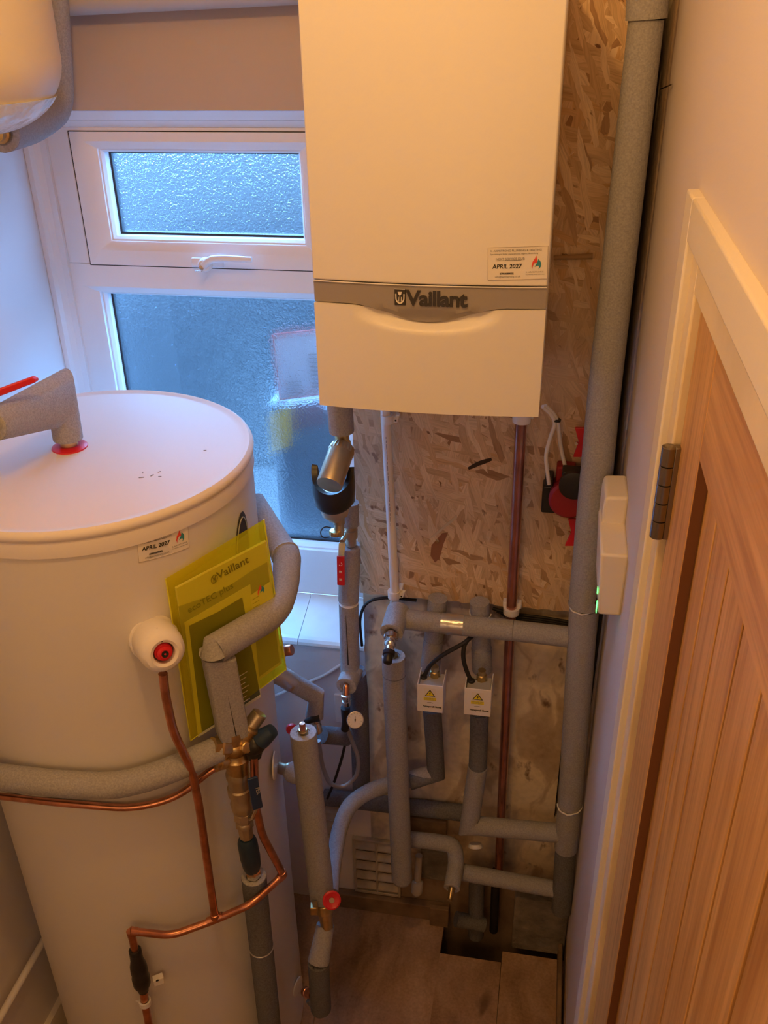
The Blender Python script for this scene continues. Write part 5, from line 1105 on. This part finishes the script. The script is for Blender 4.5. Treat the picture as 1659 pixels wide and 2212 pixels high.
tubeobj('foam_sleeve', [(-0.2914, 1.72, 0.3776), (-0.2198, 1.72, 0.3822), (-0.1565, 1.71, 0.3895), (-0.1485, 1.69, 0.3503), e2], 0.0215, foam, fe, rad=0.03, seg=26, wob=0.03)
foam_end(fe, e2, along((-0.1485, 1.69, 0.3503), e2), 0.0215, 0.012)
latheobj('brass_drain', [(-0.006, 0.0085), (0.008, 0.0085), (0.010, 0.0075), (0.020, 0.0075), (0.022, 0.006), (0.034, 0.006)], e2, along((-0.1485, 1.69, 0.3503), e2), brass, fe, seg=12)
db = thing('rear_level_pipe', 'dark foam pipe lying level against the wall behind the central upright', 'insulated pipe', (-0.2659, 1.76, 0.439))
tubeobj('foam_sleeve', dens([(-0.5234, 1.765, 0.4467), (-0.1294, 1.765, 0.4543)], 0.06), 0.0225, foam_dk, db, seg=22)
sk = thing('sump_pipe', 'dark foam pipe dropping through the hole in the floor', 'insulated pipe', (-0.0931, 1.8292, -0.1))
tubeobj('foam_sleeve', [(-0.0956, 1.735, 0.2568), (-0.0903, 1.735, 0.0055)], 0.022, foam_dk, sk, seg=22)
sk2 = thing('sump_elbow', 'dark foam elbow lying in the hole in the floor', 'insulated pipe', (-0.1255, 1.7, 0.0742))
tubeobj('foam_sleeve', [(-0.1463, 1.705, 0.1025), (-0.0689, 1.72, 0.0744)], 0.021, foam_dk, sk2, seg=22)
tubeobj('foam_sleeve', [(-0.0442, 1.75, 0.2678), (-0.0416, 1.75, 0.0168)], 0.012, black_rub, sk2, seg=18)
cu = latheobj('tape_cup', [(0, 0.016), (0.006, 0.019), (0.010, 0.0185), (0.006, 0.012), (0.006, 0.0)], (-0.1011, 1.7, 0.4182), (0.1, -0.5, -0.8), white_tape); tag(cu, 'small pale plastic end cap under the elbow pipe', 'end cap')

# copper gas pipe and white overflow pipe
cg = thing('gas_pipe', 'red-brown lacquered copper pipe running straight down from the boiler', 'copper pipe', (-0.0366, 1.745, 0.2752))
tubeobj('pipe', [(-0.049, 1.735, 1.6311), (-0.046, 1.745, 1.1269), (-0.0457, 1.75, 0.9838), (-0.0376, 1.755, 0.2539)], 0.0117, copper_dull, cg, seg=24)
c1_ = thing('gas_pipe_clip', 'white collar at the foot of the strand board gripping the copper pipe', 'pipe clip', (-0.0464, 1.745, 1.1358))
p = Vector((-0.0457, 1.745, 1.1436)); latheobj('collar', [(0, 0.012), (0, 0.0185), (-0.016, 0.0180), (-0.017, 0.012)], p, (0, 0, 1), white_pl, c1_)
bm = new_bm(); box(bm, (p.x-0.020, p.y+0.002, p.z-0.004), (p.x+0.022, p.y+0.022, p.z+0.010)); obj('clip_back', bm, white_pl, c1_, bevel=0.002)
c2_ = thing('gas_pipe_clip', 'white collar tucked under the boiler round the copper pipe', 'pipe clip', (-0.0488, 1.735, 1.611))
p = Vector((-0.048, 1.735, 1.613)); latheobj('collar', [(0.012, 0.012), (0.012, 0.0195), (-0.008, 0.0185), (-0.009, 0.012)], p, (0, 0, 1), white_pl, c2_)
bm = new_bm(); box(bm, (p.x-0.008, p.y+0.002, p.z-0.002), (p.x+0.024, p.y+0.030, p.z+0.014)); obj('clip_back', bm, white_pl, c2_, bevel=0.002)
ov = thing('overflow_pipe', 'slim white plastic overflow pipe down the strand board under the boiler', 'plastic pipe', (-0.3147, 1.73, 1.1078))
tubeobj('pipe', [(-0.3278, 1.735, 1.62), (-0.3203, 1.735, 1.3924), (-0.3128, 1.735, 1.1564), (-0.3169, 1.735, 1.0908)], 0.0103, white_pl, ov, seg=24)
bm = new_bm(); 
for k in range(26):
    t = 0.10 + k*0.018; p = lerp((-0.3252, 1.7245, 1.604), (-0.3154, 1.7245, 1.317), t*1.6); 
    if p.z > 1.26: tube(bm, [p+Vector((-0.0015, 0, 0)), p+Vector((-0.0015, 0, -0.004 - 0.002*(k % 3)))], 0.0005, 4)
obj('faint_print', bm, grey_ink, ov)
for (cx_, cy_, lb) in ((837, 905, 'white pipe clip on the slim white pipe just under the boiler'), (851, 1284, 'white pipe clip on the slim white pipe at the bottom of the strand board')):
    p = Vector(lerp((-0.3233, 1.735, 1.5945), (-0.315, 1.735, 1.1575), 0 if cy_ == 905 else 1))
    z = thing('overflow_clip', lb, 'pipe clip', p, 'white clips on the overflow pipe')
    latheobj('clip_ring', [(0.010, 0.0106), (0.010, 0.0145), (-0.008, 0.0140), (-0.008, 0.0106)], p, (0, 0, 1), white_pl, z)
    bm = new_bm(); plate(bm, [p+Vector((0.010, -0.004, -0.008)), p+Vector((0.021, -0.004, -0.006)), p+Vector((0.024, -0.004, 0.002)), p+Vector((0.027, -0.004, 0.012)), p+Vector((0.020, -0.004, 0.012)), p+Vector((0.016, -0.004, 0.006)), p+Vector((0.010, -0.004, 0.005))], (0, 1, 0), 0.010); box(bm, (p.x-0.010, p.y+0.006, p.z-0.008), (p.x+0.018, 1.770, p.z+0.010)); obj('clip_lug', bm, white_pl, z, bevel=0.0015)
    latheobj('clip_hole', [(0, 0.0022), (0.0006, 0.0)], p+Vector((0.018, -0.0045, -0.001)), (0, -1, 0), black_rub, z, seg=12)

# pump half hidden behind the tall riser
pm = thing('circulating_pump', 'red and black circulating pump half hidden behind the tall riser', 'pump', (0.0434, 1.72, 1.4134))
a = Vector((0.0194, 1.745, 1.5018)); 
bm = new_bm(); lathe(bm, [(0, 0.040), (0.003, 0.0415), (0.055, 0.0415), (0.06, 0.036)], Vector((0.0614, 1.765, 1.4461)), (-0.05, -1, 0), 32); obj('pump_housing', bm, red_metal, pm, smooth=True)
bm = new_bm(); lathe(bm, [(0, 0.030), (0.012, 0.030), (0.014, 0.02), (0.014, 0.0)], Vector((0.0659, 1.705, 1.488)), (-0.05, -1, 0), 32); obj('motor_cap', bm, black_pl, pm, smooth=True)
bm = new_bm(); box(bm, tuple(Vector((0.0036, 1.735, 1.3985))+Vector((0, 0, 0))), tuple(Vector((0.0347, 1.735, 1.4628))+Vector((0, 0.035, 0)))); obj('terminal_box', bm, black_pl, pm, bevel=0.004)
bm = new_bm(); lo = Vector((0.0072, 1.725, 1.4658)); hi = Vector((0.0247, 1.725, 1.4865)); box(bm, tuple(lo), (hi.x, 1.765, hi.z)); obj('plug', bm, black_pl, pm, bevel=0.003)
bm = new_bm(); lo = Vector((0.0393, 1.728, 1.4142)); hi = Vector((0.0683, 1.728, 1.5031)); box(bm, (lo.x-0.010, 1.735, lo.z), (hi.x, 1.768, hi.z+0.006)); obj('flange', bm, red_metal, pm, bevel=0.004)
lo = Vector((0.0408, 1.715, 1.4863)); boxobj('capacitor', (lo.x, 1.705, lo.z), (lo.x+0.045, 1.74, lo.z+0.027), black_pl, pm, bevel=0.003)
for (y0, y1, lb) in ((925, 988, 'red butterfly handle of the valve above the pump'), (1122, 1180, 'red butterfly handle of the valve below the pump')):
    if y0 == 925: P4 = [(0.0585, 1.73, 1.5995), (0.0838, 1.73, 1.6011), (0.0895, 1.73, 1.5371), (0.0601, 1.73, 1.5351), (0.0683, 1.73, 1.5697)]; cs_ = (0.0648, 1.728, 1.5683)
    else: P4 = [(0.0613, 1.73, 1.3904), (0.0945, 1.73, 1.3932), (0.1002, 1.73, 1.3279), (0.0596, 1.73, 1.3242), (0.0704, 1.73, 1.3596)]; cs_ = (0.0665, 1.728, 1.3604)
    z = thing('pump_valve_handle', lb, 'valve handle', P4[3], 'red handles of the pump valves')
    plateobj('handle', P4, (0, 1, 0), 0.008, red_pl, z, bevel=0.0015); latheobj('screw', [(0, 0.004), (0.004, 0.0035), (0.004, 0)], cs_, (-0.3, -1, 0), chrome, z, seg=12)
wc1 = Vector((0.0193, 1.72, 1.6145))
cable('pump_cable', [(-0.0081, 1.7, 1.6547), (0.009, 1.715, 1.6348), wc1, (0.0103, 1.73, 1.571), (0.0044, 1.725, 1.5367), (0.0162, 1.725, 1.473)], 0.0042, 'white flex looping from the boiler down to the pump plug', white_pl, 0.04)
cable('pump_cable', [(-0.0029, 1.705, 1.6549), (0.0144, 1.72, 1.6331), wc1+Vector((0.004, 0.004, 0)), (0.0351, 1.75, 1.5428), (0.0477, 1.745, 1.5017)], 0.0042, 'white flex running straight down behind the tied one to the red pump', white_pl, 0.03)
tb = latheobj('cable_tie', [(-0.002, 0.0075), (-0.002, 0.0085), (0.002, 0.0085), (0.002, 0.0075)], wc1+Vector((0.002, 0.002, 0.004)), (0.1, 0, 1), black_rub); tag(tb, 'black tie binding the two white pump flexes', 'cable tie')

# black cables gathered under the board and by the door wall
for k in range(5):
    cable('black_cable', [(-0.4087, 1.775, 0.962) if k == 0 else (-0.10+0.01*k, 1.78, 1.118-0.006*k), (-0.05, 1.774, 1.112-0.0065*k), (0.04, 1.772, 1.110-0.0055*k), (0.125, 1.765, 1.104-0.006*k)] if k else [(-0.4038, 1.775, 0.9697), (-0.4082, 1.775, 1.0524), (-0.3909, 1.775, 1.1015), (-0.3463, 1.778, 1.1175), (-0.269, 1.78, 1.1151)], 0.0036, 'black cable curling round the lower corner of the strand board' if k == 0 else 'black cable in the bundle tucked under the strand board', rad=0.04)
for o in bpy.data.objects:
    if o.name.startswith('black_cable') and 'bundle' in o.get('label', ''): o['group'] = 'black cables bundled under the strand board'
cable('control_cable', [(0.134, 1.58, 1.318), (0.128, 1.60, 1.27), (0.138, 1.67, 1.235), (0.150, 1.70, 1.26)], 0.0040, 'black cable hanging below the white control box', rad=0.02)
cable('control_cable', [(0.141, 1.56, 1.318), (0.137, 1.59, 1.275), (0.146, 1.66, 1.25), (0.150, 1.71, 1.20), (0.146, 1.71, 0.75)], 0.0040, 'long black cable running down the corner beside the plaster edge', rad=0.03)

# control box on the door wall
cbx = thing('wiring_control_box', 'cream two-part control box with green lights on the wall by the door', 'control box', (0.14, 1.56, 1.30))
def wedge(bm, y0, y1, xf0, xf1, z0, z1):
    a = [(0.161, y0, z0), (xf0, y0, z0), (xf1, y0, z1), (0.161, y0, z1)]
    plate(bm, a, (0, 1, 0), y1-y0)
bm = new_bm(); wedge(bm, 1.430, 1.600, 0.1195, 0.1120, 1.362, 1.492); obj('lower_case', bm, cream_pl, cbx, bevel=0.005)
bm = new_bm(); 
plate(bm, [(0.161, 1.545, 1.450), (0.1160, 1.545, 1.450), (0.1160, 1.545, 1.525), (0.1185, 1.545, 1.545), (0.161, 1.545, 1.548)], (0, 1, 0), 0.095); obj('upper_case', bm, cream_pl, cbx, bevel=0.006)
bm = new_bm(); box(bm, (0.1145, 1.440, 1.4000), (0.1155, 1.447, 1.412)); box(bm, (0.1165, 1.440, 1.358), (0.1178, 1.450, 1.380)); obj('indicator_lights', bm, led_m, cbx)
# ------------------------------------------------------------------ low down on the back wall
bm = new_bm(); a = (-0.4804, 1.765, 0.0438); b = (-0.1723, 1.765, 0.0652)
box(bm, (a[0]-0.10, 1.765, 0.0), (b[0], 1.789, 0.058)); obj('trim_4', bm, dirt_wood, kind='structure', bevel=0.003)
def grille(name, x0, x1, z0, z1, n, cols, label):
    t = thing(name, label, 'air vent', ((x0+x1)/2, 1.78, z0))
    bm = new_bm(); 
    box(bm, (x0-0.008, 1.776, z0-0.010), (x0, 1.789, z1+0.008)); box(bm, (x1, 1.776, z0-0.010), (x1+0.008, 1.789, z1+0.008)); box(bm, (x0, 1.776, z1), (x1, 1.789, z1+0.008)); box(bm, (x0, 1.776, z0-0.010), (x1, 1.789, z0))
    for c in range(1, cols): x = x0+(x1-x0)*c/cols; box(bm, (x-0.003, 1.774, z0), (x+0.003, 1.789, z1))
    obj('vent_frame', bm, vent_m, t, bevel=0.0015)
    boxobj('vent_back', (x0, 1.786, z0), (x1, 1.7885, z1), black_hole, t)
    bm = new_bm()
    for k in range(n):
        z = z0+(z1-z0)*(k+0.5)/n; h = (z1-z0)/n*0.55
        plate(bm, [(x0, 1.775, z-h*0.5), (x0, 1.785, z+h*0.4), (x0, 1.785, z+h*0.65), (x0, 1.774, z-h*0.25)], (1, 0, 0), x1-x0)
    obj('louvres', bm, vent_m, t)
    return t
g0_ = (-0.4448, 1.775, 0.1328); g1_ = (-0.3234, 1.775, 0.2734)
grille('air_vent', g0_[0], g1_[0], 0.075, g1_[2]+0.005, 5, 2, 'cream slatted air vent low on the wall beside the central grey upright')
g0_ = (-0.5772, 1.775, 0.2855); g1_ = (-0.4821, 1.775, 0.3975)
grille('air_vent', g0_[0], g1_[0], g0_[2], g1_[2], 4, 1, 'dim slatted air vent half hidden behind the drooping grey pipe')
t = boxobj('timber_block', (-0.2873, 1.765, 0.3446), ((-0.1847, 1.765, 0.4184)[0], 1.789, (-0.235, 1.765, 0.4094)[2]), dirt_wood, None, bevel=0.004); tag(t, 'rough reddish timber block on the wall just above the floor elbow pipe', 'timber block')
bm = new_bm(); a = (-0.2568, 1.77, 0.1671); b = (-0.1741, 1.77, 0.2817); box(bm, (a[0], 1.77, a[2]), (b[0], 1.789, b[2]))
t = obj('mortar_patch', bm, concrete, bevel=0.006); tag(t, 'grey square mortar patch between the white waste spigot and the floor elbow', 'mortar patch')
a = (-0.2262, 1.765, 0.0776); b = (-0.1716, 1.765, 0.177)
t = boxobj('floor_batten', (a[0], 1.748, 0.0), (b[0], 1.764, 0.075), dirt_wood, None, bevel=0.003); tag(t, 'short upright batten against the skirting by the brass drain', 'batten')
wsx = thing('waste_spigot', 'dusty white plastic waste bend standing on the floor by the central upright', 'plastic pipe', (-0.2588, 1.73, 0.144))
a = Vector((-0.2572, 1.745, 0.2908)); b = Vector((-0.2603, 1.74, 0.1892)); c = Vector((-0.2606, 1.725, 0.1595))
dusty = base_mat('dusty_white_plastic', (0.46, 0.43, 0.40), 0.6)
tubeobj('pipe', [a, b], 0.0100, dusty, wsx)
bm = new_bm(); lathe(bm, [(-0.004, 0.012), (0.0, 0.0165), (0.012, 0.0170), (0.030, 0.0160), (0.038, 0.010), (0.040, 0.0)], b, along(b, c), 24); obj('socket', bm, dusty, wsx, smooth=True)
bm = new_bm(); a = (0.0114, 1.715, 0.1048); zt_ = (0.0585, 1.715, 0.2107)[2]
rows = []
for k in range(9):
    x = a[0] + (0.158-a[0])*k/8; rows.append((x, 1.715, zt_ + 0.004*math.sin(k*1.7)))
plate(bm, [(a[0], 1.715, 0.0)] + rows + [(0.158, 1.715, 0.0)], (0, 1, 0), 0.07)
obj('trim_5', bm, concrete, kind='structure', bevel=0.004)
boxobj('trim_6', (0.140, 1.20, 0.0), (0.1515, 1.713, 0.055), dirt_wood, kind='structure', bevel=0.003)
# crumbs of plaster on the floor
for k, (px_, py_, s_) in enumerate([]): pass
